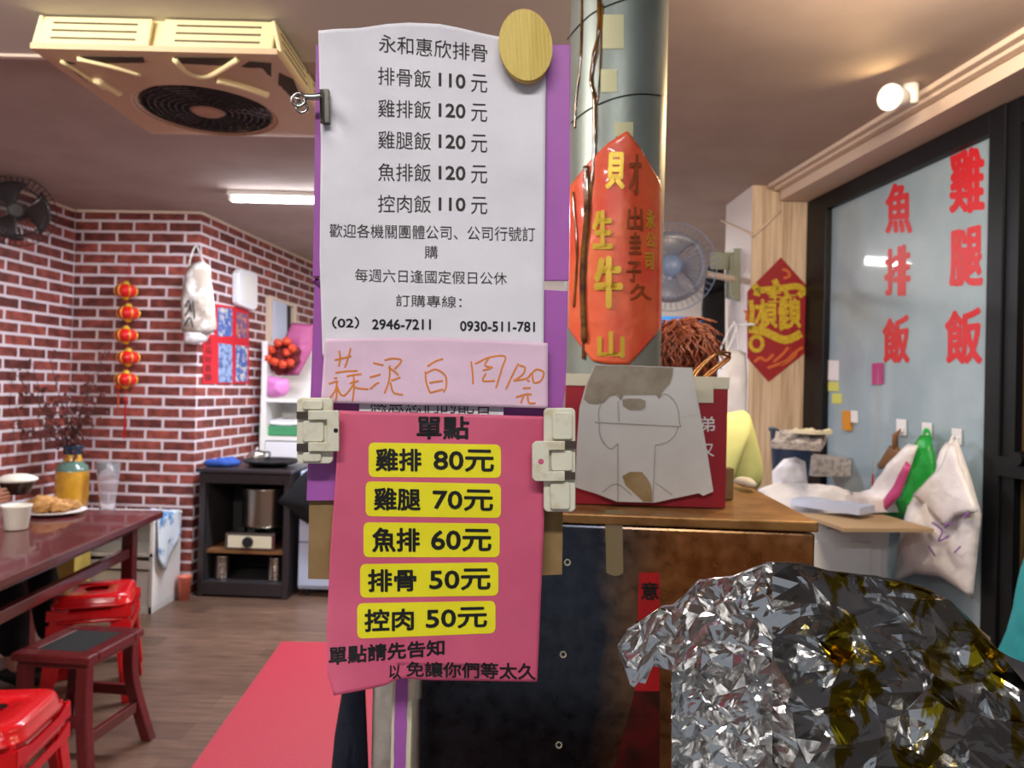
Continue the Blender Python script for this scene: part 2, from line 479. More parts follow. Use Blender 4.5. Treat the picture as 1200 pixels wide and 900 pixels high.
    def build(s, name, mats, parent=None, smooth=False, bevel=0.0, solid=0.0, recalc=True, sub=0):
        if recalc: bmesh.ops.recalc_face_normals(s.bm, faces=s.bm.faces[:])
        me = bpy.data.meshes.new(name)
        s.bm.to_mesh(me); s.bm.free()
        for mt in (mats if isinstance(mats, (list, tuple)) else [mats]):
            me.materials.append(M[mt] if isinstance(mt, str) else mt)
        if smooth:
            me.shade_smooth()
        o = bpy.data.objects.new(name, me)
        COL.objects.link(o)
        if parent is not None: o.parent = parent
        if solid:
            md = o.modifiers.new('solid', 'SOLIDIFY'); md.thickness = solid; md.offset = 0
        if sub:
            md = o.modifiers.new('sub', 'SUBSURF'); md.levels = sub; md.render_levels = sub
        if bevel:
            md = o.modifiers.new('bevel', 'BEVEL'); md.width = bevel; md.segments = 2; md.limit_method = 'ANGLE'
        return o

def tag(o, label=None, cat=None, group=None, kind=None):
    if label: o['label'] = label
    if cat: o['category'] = cat
    if group: o['group'] = group
    if kind: o['kind'] = kind
    return o
def thing(name, label, cat, group=None):
    o = bpy.data.objects.new(name, None)
    o.empty_display_size = 0.05
    COL.objects.link(o)
    return tag(o, label, cat, group)
def struct(o): return tag(o, kind='structure')
def copy_tree(o, parent=None):
    c = o.copy(); COL.objects.link(c)
    if parent is not None: c.parent = parent
    for ch in list(o.children): copy_tree(ch, c)
    return c
def settle(t, loc, rz=0.0):
    t.location = loc; t.rotation_euler = (0, 0, rz); return t
def path(pts, k=6):
    """Catmull-Rom through the points"""
    pts = [Vector(p) for p in pts]; out = []
    for i in range(len(pts) - 1):
        p0, p1, p2, p3 = pts[max(i - 1, 0)], pts[i], pts[i + 1], pts[min(i + 2, len(pts) - 1)]
        for t in range(k):
            t /= k
            out.append(.5 * ((2 * p1) + (p2 - p0) * t + (2 * p0 - 5 * p1 + 4 * p2 - p3) * t * t + (3 * p1 - p0 - 3 * p2 + p3) * t ** 3))
    out.append(pts[-1]); return out
def interp(tab, x):
    if x <= tab[0][0]: return tab[0][1]
    for (a, b), (c, d) in zip(tab, tab[1:]):
        if x <= c: return b + (d - b) * (x - a) / (c - a)
    return tab[-1][1]

# glyph outlines, as flat meshes in a 0..1 box
_gc = {}
def glyphs(s, bold=0.0, slant=0.0):
    k = (s, bold, slant)
    if k in _gc: return _gc[k]
    c = bpy.data.curves.new('lettering_curve', 'FONT'); c.body = s; c.offset = bold; c.resolution_u = 3; c.shear = slant
    o = bpy.data.objects.new('lettering_curve', c); COL.objects.link(o)
    bpy.context.view_layer.update()
    me = bpy.data.meshes.new_from_object(o)
    v = np.array([x.co[:2] for x in me.vertices]); fs = [tuple(p.vertices) for p in me.polygons]
    lo, hi = v.min(0), v.max(0)
    v = (v - lo) / (hi - lo)
    bpy.data.objects.remove(o); bpy.data.curves.remove(c); bpy.data.meshes.remove(me)
    _gc[k] = (v, fs); return _gc[k]
def write(mb, s, surf, x0, x1, yl, yr=None, bold=0.0, mi=0, slant=0.0):
    """lettering on a surface: surf(px,py)->point; yl=(top,bottom) at the left end, yr at the right end"""
    yr = yr or yl
    v, fs = glyphs(s, 0.0, slant)
    d = bold * .8 * abs(yl[1] - yl[0])          # stroke weight in picture units
    x0 += d; x1 -= d
    offs = [(0, 0)] if d == 0 else [(d * math.cos(k * PI / 4), d * math.sin(k * PI / 4)) for k in range(8)] + [(0, 0)]
    for kk, (ox, oy) in enumerate(offs):
        vs = []
        for (a, b) in v:
            t, bt = yl[0] + d + (yr[0] - yl[0]) * a, yl[1] - d + (yr[1] - yl[1]) * a
            q = surf(x0 + ox + (x1 - x0) * a, oy + bt + (t - bt) * b)
            vs.append(mb.V(q + (EYE - q).normalized() * (kk * 4e-5)))
        for f in fs:
            mb.F([vs[i] for i in f], mi)
def ribbon(mb, pts, surf, wd, mi=0, k=5):
    P = path([Vector((a, b, 0)) for a, b in pts], k)
    prev = None
    for i, p in enumerate(P):
        t = P[min(i + 1, len(P) - 1)] - P[max(i - 1, 0)]
        t.normalize(); n = Vector((-t.y, t.x, 0)) * wd / 2
        q = (mb.V(surf(p.x + n.x, p.y + n.y)), mb.V(surf(p.x - n.x, p.y - n.y)))
        if prev: mb.F([prev[0], prev[1], q[1], q[0]], mi)
        prev = q

# ------------------------------------------------------------------ the room
H = 2.6
def wall_quad(mb, a, b, z0, z1, uvl, u0=0.0):
    a, b = Vector(a), Vector(b)
    L = (b - a).length
    vs = [mb.V((a.x, a.y, z0)), mb.V((b.x, b.y, z0)), mb.V((b.x, b.y, z1)), mb.V((a.x, a.y, z1))]
    f = mb.F(vs)
    for lp, q in zip(f.loops, ((u0, z0), (u0 + L, z0), (u0 + L, z1), (u0, z1))):
        lp[uvl].uv = q
    return f
b = MB(); b.box((-.5, 2.85, -.05), (7.2, 8.9, .1)); struct(b.build('floor', 'plank'))
b = MB(); b.box((-.5, 4.98, H + .05), (7.2, 4.64, .1)); b.box((1.70, 2.30, H + .05), (2.8, .72, .1)); struct(b.build('ceiling', 'ceiling'))
b = MB(); b.box((-1.9, 2.30, H + .05), (4.4, .719, .1)); struct(b.build('ceiling_left', 'ceiling_near'))
b = MB(); b.box((-.5, .17, H + .05), (7.2, 3.54, .1)); struct(b.build('ceiling_front', 'foil_reflect_grey'))  # ceiling out of view, kept dark for the foil's reflections
def brick_wall(name, poly, inner):
    mb = MB(); uvl = mb.bm.loops.layers.uv.new('UVMap'); u = 0.0
    n = len(poly)
    for i in range(n):
        p, q = poly[i], poly[(i + 1) % n]
        wall_quad(mb, (*p, 0), (*q, 0), 0, H, uvl, u)
        u += (Vector(q) - Vector(p)).length
    for z in (0, H):
        f = mb.F([mb.V((*p, z)) for p in poly])
        for lp in f.loops: lp[uvl].uv = (lp.vert.co.x, lp.vert.co.y)
    bmesh.ops.remove_doubles(mb.bm, verts=mb.bm.verts[:], dist=1e-5)
    return struct(mb.build(name, 'brick'))
LW0 = Vector((-3.02, 5.08)); LWD = Vector((.1, 1)).normalized()
lw = lambda y: LW0.x + .1 * (y - LW0.y)
brick_wall('wall_left', [(lw(5.08), 5.08), (lw(-1.6), -1.6), (lw(-1.6) - .1, -1.6), (lw(5.08) - .1, 5.08)], None)
CF = Vector((-2.145, 5.04)); CD = Vector((.116, 1))
cw = lambda y: CF.x + .116 * (y - CF.y)
brick_wall('wall_column', [(cw(7.2), 7.2), (CF.x, CF.y), (-3.02, 5.085), (-3.2, 7.2)], None)
b = MB(); b.box((.2, 7.25, H / 2), (6.0, .1, H)); struct(b.build('wall_back', 'white_wall'))
b = MB(); b.box((2.75, 5.8, H / 2), (.1, 2.9, H)); b.box((2.2, 4.42, H / 2), (1.1, .1, H)); struct(b.build('wall_kitchen', 'white_wall'))
# cream line where the brick paper meets the ceiling
b = MB()
for (p, q, o) in (((lw(-1.6), -1.6), (lw(5.07), 5.07), (.012, 0)), ((-3.0, 5.07), (CF.x, CF.y), (0, -.012)), ((CF.x + .001, CF.y), (cw(7.19), 7.19), (.012, 0))):
    b.prism([(p[0], p[1], H - .018), (q[0], q[1], H - .018), (q[0] + o[0], q[1] + o[1], H - .018), (p[0] + o[0], p[1] + o[1], H - .018)], (0, 0, .017))
struct(b.build('trim_1', 'cream_trim'))
# seam strip across the ceiling
b = MB(); b.box((-2.25, 2.66, H - .005), (1.9, .022, .01)); struct(b.build('trim_2', 'cream_trim'))

# right side: wood-panelled pillar, glass partition, dark door
RD = Vector((-.102, 1, 0)).normalized(); RN = Vector((-1, -.102, 0)).normalized()
R0 = Vector((1.62, 4.15, 0))
rx = lambda y: R0.x - .102 * (y - R0.y)
RW = lambda px, py, off=0.0: PP(px, py, R0 + RN * off, RN)
b = MB()
poly = [(1.298, 4.08), (rx(4.08) + .12, 4.08), (rx(4.08) + .12, 4.53), (1.283, 4.53)]
vb = [b.V((*p, 0)) for p in poly]; vt = [b.V((*p, H)) for p in poly]
for i in range(4):
    j = (i + 1) % 4
    b.F([vb[i], vb[j], vt[j], vt[i]], 1 if i == 0 else 0)
b.F(vt); b.F(vb[::-1])
struct(b.build('wall_pillar', ['white_wall', 'wood_panel']))
def rbar(mb, y0, y1, z0, z1, o0, o1, mi=None):
    """bar along the right wall between two Y stations, o = distance into the room"""
    def q(y, o): return Vector((rx(y), y, 0)) + RN * o
    mb.prism([q(y0, o0) + Vector((0, 0, z0)), q(y1, o0) + Vector((0, 0, z0)), q(y1, o1) + Vector((0, 0, z0)), q(y0, o1) + Vector((0, 0, z0))], (0, 0, z1 - z0), mi)
yA = RW(957, 400).y; yB = RW(971, 400).y; yC = RW(1163, 400).y; yD = RW(1182, 400).y; yE = 1.9
ZT = RW(1080, 174).z
win = bpy.data.objects.new('window_1', None); COL.objects.link(win); struct(win)
b = MB()
rbar(b, yB, 4.075, .0, ZT, -.03, .03); rbar(b, yD, yC, .0, ZT, -.03, .03)
rbar(b, yC, yB, ZT - .085, ZT, -.03, .03); rbar(b, yC, yB, .0, .12, -.03, .03)
struct(b.build('window_frame', 'black_frame', win, bevel=.004))
b = MB(); rbar(b, yC + .002, yB - .002, .12, ZT - .085, -.012, -.004)
pane = struct(b.build('pane', 'frost', win))
b = MB(); sf = lambda px, py: RW(px, py, -.0025)
for ch, x0, x1, y0, y1 in (('雞', 1112, 1154, 173, 250), ('腿', 1112, 1152, 266, 336), ('飯', 1107, 1151, 361, 427),
                           ('魚', 1037, 1069, 213, 274), ('排', 1036, 1067, 288, 347), ('飯', 1034, 1066, 370, 426)):
    write(b, ch, sf, x0, x1, (y0 + 5, y1), (y0 - 4, y1), bold=.034)
struct(b.build('lettering', 'red_letter', win, recalc=False))
dr = bpy.data.objects.new('door_1', None); COL.objects.link(dr); struct(dr)
b = MB(); rbar(b, yE, yD - .001, 0, ZT, -.05, -.02); struct(b.build('door_panel', 'dark_door', dr))
b = MB(); rbar(b, yD - .06, yD - .001, 0, ZT, -.02, .02); rbar(b, yE, yE + .08, 0, ZT, -.02, .02); zm = RW(1185, 545).z
rbar(b, yE, yD, zm - .04, zm + .03, -.02, .035); rbar(b, yE, yD, ZT - .09, ZT, -.02, .018)
struct(b.build('door_frame', 'black_frame', dr))
yg = RW(1196, 400).y
b = MB(); rbar(b, yg - .009, yg + .009, 0, zm - .04, -.02, -.008); rbar(b, yg - .009, yg + .009, zm + .03, ZT - .09, -.02, -.008); struct(b.build('edge_strip', 'gold_strip', dr))
b = MB(); p = RW(1197, 538, .045); b.cyl(p - RN * .012, p + RN * .02, .028, .024); struct(b.build('door_handle', 'black_frame', dr))
b = MB(); rbar(b, -1.6, yE - .002, 0, H, -.12, .0, 1); rbar(b, yE - .002, 4.08, ZT, H, -.12, .0, 0); struct(b.build('wall_right', ['header', 'foil_reflect_grey']))  # near stretch is out of view and greyed for the foil's reflections
# header beam over the glass and the cable duct on the ceiling
b = MB()
lip = PZ(1200, 76, ZT + .01); off = (lip - R0).dot(RN)
rbar(b, -1.6, 4.075, ZT + .002, H - .001, .001, off)
struct(b.build('trim_3', 'cream_trim'))
b = MB(); rbar(b, -1.6, 4.07, H - .035, H - .001, off + .004, off + .042); rbar(b, -1.6, 4.07, H - .022, H - .001, off + .043, off + .075)
struct(b.build('trim_4', 'cream_trim', bevel=.004))

# ------------------------------------------------------------------ oven with its flue
ov = thing('oven', 'dark stainless steel box oven with grease-browned top carrying the flue', 'oven')
OFR = PZ(956, 611, 1.24); ORZ = -.075
OD = Vector((math.cos(ORZ), math.sin(ORZ), 0)); ON = Vector((-math.sin(ORZ), math.cos(ORZ), 0))   # width, depth
OW, ODP = .66, .50
Oc = OFR - OD * OW / 2 + ON * ODP / 2
OFC = lambda px, py, e=.0: PP(px, py, OFR - ON * e, ON)
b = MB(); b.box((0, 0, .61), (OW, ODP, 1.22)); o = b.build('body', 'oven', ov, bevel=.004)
b = MB(); b.box((0, 0, 1.231), (OW + .008, ODP + .008, .017)); o2 = b.build('top_plate', 'oven_top', ov, bevel=.003)
settle(ov, (Oc.x, Oc.y, 0), ORZ)
def local(o, p):
    return Matrix.Rotation(-ORZ, 3, 'Z') @ (Vector(p) - Vector((Oc.x, Oc.y, 0)))
for (px, py) in ((665, 659), (660, 767), (655, 873)):
    b = MB(); c = local(ov, OFC(px, py)); Rm = Matrix.Rotation(PI / 2, 3, 'X')
    b.lathe([(.0015, -.002), (.0035, .0), (.0055, .0015), (.0055, .0), (.0055, -.003)], c, 16, Rm); tag(b.build('rivet', 'cream_card', ov, smooth=True), 'pale rivet ring')
b = MB(); b.cyl(local(ov, OFC(560, 760, .04)), local(ov, OFC(560, 760, .04)) + Vector((0, 0, .001)), .001)
b.bm.clear()
b.tube([(-OW / 2, -.18, 1.15), (-OW / 2 - .04, -.18, 1.15), (-OW / 2 - .04, .14, 1.15), (-OW / 2, .14, 1.15)], .006, 10)
b.build('side_rail', 'chrome', ov, smooth=True)
# tape and red strip on the oven face
of = lambda e: (lambda px, py: OFC(px, py, e))
b = MB(); b.grid(lambda u, v: OFC(709 + 20 * u + 1.5 * v, 598 + (73 + 4 * math.sin(u * 3)) * v, .0012), 4, 10)
tag(b.build('tape_strip', 'brown_tape', solid=.0004), 'brown adhesive tape strip stuck on the oven front below the grey card', 'tape')
rs = tag(thing('paper_strip', None, None), 'red paper strip with a black character stuck on the oven front beside the foil', 'paper strip')
b = MB(); b.grid(lambda u, v: OFC(749 + 24 * u - 5 * v * (1 - u), 671 + 139 * v, .0012), 3, 10)
b.build('upper_sheet', 'red_strip', rs, solid=.0003)
b = MB(); b.grid(lambda u, v: OFC((744 - 46 * v) + (29 + 46 * v) * u, 810.5 + 170 * v, .0012), 6, 12)
tag(b.build('lower_sheet', 'torn_strip', rs, solid=.0003), 'scorched peeling lower end of the red strip')
b = MB(); write(b, '意', of(.0022), 751, 772, (682, 703), bold=.03); b.build('lettering', 'black_ink', rs, recalc=False); b = MB(); write(b, '注', of(.0022), 744, 764, (727, 750), bold=.03)
b.build('lettering', 'black_ink', rs, recalc=False)
# flue
FY = OFR.y + .26
cL, cR = PY(664, 200, FY), PY(779, 200, FY)
FC = Vector(((cL.x + cR.x) / 2, FY, 0)); FRr = (cR.x - cL.x) / 2 * .985
def cyl_hit(px, py, e=0.0):
    d = ray(px, py); r = FRr + e
    o = EYE - FC; a = d.x ** 2 + d.y ** 2; bb = 2 * (o.x * d.x + o.y * d.y); c = o.x ** 2 + o.y ** 2 - r * r
    D = max(bb * bb - 4 * a * c, 0)
    return EYE + d * ((-bb - math.sqrt(D)) / (2 * a))
def cyl_lim(px): # keep inside the silhouette
    return max(664.8, min(778.6, px))
fl = thing('flue_pipe', 'round galvanised steel flue rising from the oven top to the ceiling', 'flue')
b = MB(); b.lathe([(FRr, 1.242), (FRr, 1.9), (FRr, H - .002)], FC, 64); b.build('pipe', 'galv', fl, smooth=True)
b = MB(); b.lathe([(FRr + .001, 1.242), (FRr + .012, 1.242), (FRr + .012, 1.25), (FRr + .001, 1.252)], FC, 48); b.build('collar', 'galv', fl)
for (pts) in ([(664, 47), (680, 28), (700, 12), (740, -3), (776, -8)], [(668, 145), (690, 128), (720, 115), (750, 110), (777, 112)]):
    b = MB(); q = [cyl_hit(cyl_lim(a), c, .0015) for a, c in [(p.x, p.y) for p in path([(a, c, 0) for a, c in pts], 6)]]
    b.tube(q, .0011, 6); b.build('wire_tie', 'wire', fl, smooth=True)
for pts, wd in (([(701, -20), (702, 30), (693, 90), (697, 120), (696, 190), (690, 260), (686, 330), (684, 420)], 6), ([(682, -20), (681, 60), (675, 120), (674, 150)], 4), ([(706, 5), (704, 60), (701, 110), (695, 140)], 2.5)):
    b = MB(); q = [cyl_hit(p.x, p.y, .0012) for p in path([(a, c, 0) for a, c in pts], 8)]
    rad = [wd * FY / FPX * .42 * (1 + .5 * mnoise.noise(Vector((i * .45, wd, 0)))) for i in range(len(q))]
    b.tube(q, rad, 8); tag(b.build('resin_drip', 'resin', fl, smooth=True), 'glossy brown drip down the seam')
for (x0, x1, y0, y1) in ((706, 731, 17, 57), (704, 723, 81, 108), (720, 742, 143, 160)):
    b = MB(); b.grid(lambda u, v: cyl_hit(x0 + (x1 - x0) * u, y0 + (y1 - y0) * v, .0012), 6, 6); tag(b.build('tape_patch', 'old_tape', fl, solid=.0004), 'yellowed square of tape')
# orange red paper banner wrapped on the flue
bn = thing('paper_banner', 'orange-red pointed paper banner with gold characters wrapped around the flue', 'banner')
TOP = [(665.5, 221), (690, 190), (712, 168), (735, 153), (752, 176), (771, 208), (778, 225)]
BOT = [(665.5, 384), (680, 405), (694, 423), (715, 427), (737, 427), (756, 407), (772, 388), (778, 380)]
def bf(u, v):
    x = 665.5 + (775.0 - 665.5) * u; t, q = interp(TOP, x), interp(BOT, x)
    y = t + (q - t) * v
    e = .003 + .0015 * mnoise.noise(Vector((x * .05, y * .03, 3))) + .0008 * mnoise.noise(Vector((x * .12, y * .1, 8)))
    return cyl_hit(x, y, e)
b = MB(); b.grid(bf, 40, 60); b.build('sheet', 'banner', bn, smooth=True, solid=.0004)
sfb = lambda px, py: cyl_hit(px, py, .0062)
for ch, x0, x1, y0, y1, sl in (('貝', 709, 732, 178, 222, .1), ('生', 694, 718, 246, 292, .0), ('牛', 696, 730, 300, 362, 0), ('山', 700, 732, 388, 420, 0)):
    b = MB(); write(b, ch, sfb, x0, x1, (y0, y1), bold=.045, slant=sl); b.build('lettering', 'gold', bn, recalc=False)
for ch, x0, x1, y0, y1 in (('才', 737, 752, 180, 228), ('出', 735, 754, 242, 270), ('圭', 737, 752, 272, 298), ('子', 734, 752, 306, 330), ('久', 738, 764, 332, 352)):
    b = MB(); write(b, ch, sfb, x0, x1, (y0, y1), bold=.03); b.build('lettering', 'dull_gold', bn, recalc=False)
for ch, x0, x1, y0, y1 in (('永', 757, 768, 245, 268), ('公', 757, 768, 272, 290), ('司', 756, 766, 296, 316)):
    b = MB(); write(b, ch, sfb, x0, x1, (y0, y1), bold=.03); b.build('lettering', 'gold', bn, recalc=False)
for pts, wd in (([(687, 195), (688, 250), (683, 320), (685, 400)], 9), ([(672, 225), (676, 300), (672, 360)], 3)):
    b = MB(); q = [cyl_hit(p.x, p.y, .0055) for p in path([(a, c, 0) for a, c in pts], 8)]
    b.tube(q, [wd * FY / FPX * .42 * (1 + .4 * mnoise.noise(Vector((i * .5, wd, 2)))) for i in range(len(q))], 8)
    tag(b.build('resin_streak', 'resin', bn, smooth=True), 'brown resin streak over the banner')
# red box on the oven, grey card, copper tongs
BY = PZ(775, 593, 1.243).y + .004
bp0 = PY(660, 585, BY + .012); bp1 = PY(850, 592, BY)
bx = thing('carton', 'red card carton with cream rim and white characters standing on the oven top', 'box')
bd = (Vector((bp1.x - bp0.x, bp1.y - bp0.y, 0))).normalized(); bnrm = Vector((-bd.y, bd.x, 0))
BF = lambda px, py, e=0.0: PP(px, py, Vector((bp1.x, bp1.y, 0)) - bnrm * e, bnrm)
zt = BF(850, 442).z; zr = BF(840, 456).z; bwid = (bp1 - bp0).xy.length
bc = Vector(((bp0.x + bp1.x) / 2, (bp0.y + bp1.y) / 2, 0)) + bnrm * .030
Rb = Matrix((bd, bnrm, Vector((0, 0, 1)))).transposed()
b = MB()
for (cx, cy, sx, sy) in ((0, -.029, bwid, .002), (0, .029, bwid, .002), (-bwid / 2 + .001, 0, .002, .056), (bwid / 2 - .001, 0, .002, .056)):
    b.box(bc + Rb @ Vector((cx, cy, (1.2415 + zr) / 2)), (sx, sy, zr - 1.2415), mat=Rb)
b.box(bc + Vector((0, 0, 1.243)), (bwid - .004, .056, .002), mat=Rb)
b.build('panel', 'red_box', bx)
b = MB()
for (cx, cy, sx, sy) in ((0, -.0305, bwid + .004, .003), (0, .0305, bwid + .004, .003), (-bwid / 2 - .0005, 0, .003, .058), (bwid / 2 + .0005, 0, .003, .058)):
    b.box(bc + Rb @ Vector((cx, cy, (zt + zr) / 2)), (sx, sy, zt - zr), mat=Rb)
b.build('rim', 'cream_card', bx, bevel=.001)
b = MB(); b.grid(lambda u, v: BF(813 + 23 * u, 449 + 23 * v, .0038), 2, 2); b.build('label', 'cream_card', bx, solid=.0004)
b = MB(); write(b, '弟', lambda x, y: BF(x, y, .002), 821, 838, (488, 506), bold=.02); b.build('lettering', 'white_ink', bx, recalc=False); b = MB(); write(b, '又', lambda x, y: BF(x, y, .002), 823, 837, (520, 535), bold=.02)
b.build('lettering', 'white_ink', bx, recalc=False)
gc = tag(MB(), None) if False else None
GN = (bnrm + Vector((0, 0, .05))).normalized(); g0 = BF(760, 589, .012)
GF = lambda px, py, e=0.0: PP(px, py, g0 - GN * e, GN)
b = MB()
out = [(697, 427), (730, 428), (811, 431), (818, 470), (828, 525), (836, 576), (824, 581), (819, 578), (767, 589), (723, 588), (700, 579), (674, 571), (676, 520), (679, 478), (687, 450)]
b.prism([GF(x, y) for x, y in out], -GN * .0015 * -1, 0)
for pl, mi in (([(697.5, 428), (728, 428.5), (789, 431), (788, 440), (785, 450), (776, 460), (772, 468), (769, 463), (731, 463), (727, 470), (724, 462), (714, 465), (708, 472), (700, 474), (690, 473), (684, 468), (688, 450)], 1),
               ([(729, 468), (736, 467), (750, 467), (757, 470), (756, 478), (750, 481), (738, 481), (730, 476)], 1),
               ([(729, 558), (738, 553), (752, 553), (758, 560), (762, 567), (764, 575), (764, 588), (754, 588), (742, 577), (733, 569)], 2),
               ([(791, 431), (811, 432), (817, 468), (819, 486), (797, 489), (793, 475), (789, 455)], 0)):
    b.prism([GF(x, y, .0003) for x, y in pl], -GN * .0002, mi)
for ln in ([(697, 495), (798, 500)], [(702, 496), (703, 510), (708, 520), (716, 526), (724, 520)], [(795, 500), (791, 510), (782, 518), (768, 522)], [(724, 520), (724, 588)], [(768, 522), (765, 588)],
           [(702, 494), (702, 480), (708, 468), (718, 462), (726, 466)], [(772, 466), (780, 462), (790, 470), (795, 482), (796, 494), (798, 500)], [(724, 470), (725, 494)], [(706, 577), (722, 567), (740, 580)], [(788, 580), (768, 566)]):
    ribbon(b, ln, lambda x, y: GF(x, y, .0007), .9, 3)
tag(b.build('card_flap', ['grey_card', 'torn', 'torn_brown', 'line']), 'pale grey die-cut cardboard with torn brown patches leaning on the red carton', 'cardboard')
b = MB()
c0 = BF(812, 440, -.03)
for dx, sc in ((0, 1.0), (4, .86)):
    q = path([BF(806 + dx, 452, -.028), BF(815 + dx, 434, -.03), BF(836 + dx * .5, 416, -.03), BF(852, 413 + dx, -.034), BF(855, 416 + dx, -.042), BF(846, 424 + dx, -.046), BF(828, 438 + dx, -.048), BF(818 + dx, 452, -.046)], 6)
    b.tube(q, .0024, 8)
b.tube([BF(806, 452, -.028), BF(800, 500, -.028), BF(798, 560, -.03)], .0024, 8); b.tube([BF(818, 452, -.046), BF(812, 500, -.044), BF(806, 560, -.04)], .0024, 8)
tag(b.build('serving_tongs', 'copper', smooth=True), 'copper-coloured wire tongs sticking up out of the red carton', 'tongs')
b = MB(); p = PZ(854, 590, 1.242) + ON * .075; b.box((p.x + .012, p.y, 1.2405 + .03), (.02, .03, .06), ORZ); tag(b.build('wood_block', 'torn_brown', bevel=.002), 'small brown cardboard block standing on the oven beside the red carton', 'block')
b = MB(); p = PZ(874, 572, 1.243); b.pillow([p + Vector((.02 * math.cos(a) * (1 + .2 * math.sin(3 * a)), .05 * math.sin(a), .012)) for a in np.linspace(0, 2 * PI, 22, endpoint=False)], (0, 0, 1), .010, 5, .003, 40)
tag(b.build('rag', 'white_rag', smooth=True), 'small folded white rag on the far right edge of the oven top', 'rag')
# cloths on the oven's side rail
def drape(name, outl, y, mt, label, cat):
    b = MB(); b.pillow([PY(a, c, y) for a, c in outl], (0, -1, 0), .012, 7, .006, 14, step=.03)
    return tag(b.build(name, mt, smooth=True), label, cat)
drape('apron', [(404, 690), (432, 690), (428, 800), (432, 900), (434, 1080), (400, 1080), (388, 905), (392, 862), (400, 815)], 1.17, 'navy_cloth', 'dark navy cloth hanging below the pink price sheet beside the red mat', 'cloth')
drape('towel', [(436, 690), (492, 690), (492, 800), (490, 1080), (436, 1080), (435, 900), (437, 800)], 1.17, 'beige_cloth', 'beige cloth hanging between the navy cloth and the purple post', 'cloth')
# steel worktop in front, below the picture's lower edge
wt = thing('counter', 'long low steel counter under the menu post and the foil', 'counter')
b = MB(); b.box((.25, .72, .80), (1.7, .5, .04)); b.build('worktop', 'worktop', wt, bevel=.004)
b = MB(); b.box((.25, .74, .39), (1.6, .42, .78)); b.build('cabinet', 'white_metal', wt)

# ------------------------------------------------------------------ the menu boards
def wr(px, py, k=1.0):
    v = Vector((px * .012, py * .012, 1.7))
    return k * (.0022 * mnoise.noise(v) + .0010 * mnoise.noise(v * 2.7) )
BZ = .712
b = MB(); b.grid(lambda u, v: PY(363.5 + 297 * u - 2 * v, 540 + 138 * v + 1.5 * math.sin(u * 9) - 6 * u, BZ + .004), 12, 8)
tag(b.build('backing_board', 'kraft', solid=.003), 'brown kraft cardboard showing below the purple board behind the pink price sheet', 'cardboard')
b = MB(); b.prism([PY(x, y, BZ - .003) for x, y in ((370, 52), (668.5, 52), (668, 211), (666.5, 329), (520, 328), (366, 324), (367.5, 249))], (0, .003, 0))
tag(b.build('upper_board', 'purple', bevel=.0008), 'upper purple board behind the white rice menu', 'board')
b = MB(); b.prism([PY(x, y, BZ - .003) for x, y in ((368.5, 326), (366, 328), (520, 332), (665.5, 341), (663, 450), (660, 470), (657, 560), (640, 585), (359, 587), (360, 560), (366, 400))], (0, .003, 0))
tag(b.build('lower_board', 'purple', bevel=.0008), 'lower purple board behind the pink price sheet and the white clips', 'board')
post = thing('post', 'slim post wrapped in purple paper under the pink price sheet', 'post')
pa, pb = PY(477, 640, BZ + .013), PY(477, 900, BZ + .013)
b = MB(); b.prism([(pa.x - .0095, BZ + .006, .821), (pa.x + .0095, BZ + .006, .821), (pa.x + .0095, BZ + .02, .821), (pa.x - .0095, BZ + .02, .821)], (0, 0, 1.30 - .821)); b.build('core', 'cream_card', post)
b = MB(); b.grid(lambda u, v: Vector((pa.x - .0065 + .0115 * u + .0012 * mnoise.noise(Vector((v * 30, u > .5, 0))), BZ + .0048, .822 + .47 * v)), 1, 40); b.build('wrap', 'purple', post, solid=.0004)
# white paper
mn = thing('menu_sheet', 'white paper rice menu in black print pinned to the upper purple board', 'menu')
TP = [(373, 36), (392, 34), (420, 33), (455, 28), (480, 26.5), (515, 28), (540, 33), (565, 39), (585, 43), (612, 44), (640, 44)]
def ys(px, py):
    y = BZ - .008 + wr(px, py, .9)
    y += .004 * math.exp(-((px - 390) / 16) ** 2 - ((py - 140) / 22) ** 2) * math.sin((py - px) * .12)
    y += -.006 * max(0, (60 - py) / 40) * abs(math.sin((px - 373) * .0117))
    return y
def paper(u, v):
    L = interp([(0, 373), (.35, 376), (.7, 374.5), (1, 378)], v); Rr = interp([(0, 640), (.5, 638.5), (1, 637)], v)
    px = L + (Rr - L) * u; t = interp(TP, px); py = t + (418 - t) * v
    return PY(px, py, ys(px, py))
b = MB(); b.grid(paper, 60, 84); b.build('sheet', 'paper', mn, smooth=True, solid=.0003)
S1 = lambda px, py: PY(px, py, ys(px, py) - .0006)
b = MB(); write(b, '永和惠欣排骨', S1, 444, 571, (40, 61), (52, 73)); tag(b.build('lettering', 'ink', mn, recalc=False), 'shop name line at the top of the menu')
for a, n, yl, yr in (('排骨飯', '110', (78, 99), (87, 108)), ('雞排飯', '120', (116, 137), (121, 142)), ('雞腿飯', '120', (153, 174), (157, 178)), ('魚排飯', '120', (191, 212), (193, 214)), ('控肉飯', '110', (228, 249), (230, 250))):
    b = MB()
    f = lambda x, k: yl[k] + (yr[k] - yl[k]) * (x - 443) / 128
    write(b, a, S1, 443, 505, (f(443, 0), f(443, 1)), (f(505, 0), f(505, 1)))
    write(b, n, S1, 514, 545.5, (f(514, 0) + 2, f(514, 1) - 3), (f(545, 0) + 2, f(545, 1) - 2), bold=.035)
    write(b, '元', S1, 552, 571, (f(552, 0) + 1, f(552, 1) + 1), (f(571, 0) + 1, f(571, 1) + 1))
    tag(b.build('lettering', 'ink', mn, recalc=False), 'menu line with price %s' % n)
b = MB()
write(b, '歡迎各機關團體公司、公司行號訂', S1, 386, 627, (262, 278), (266, 283)); b.build('lettering', 'ink', mn, recalc=False)
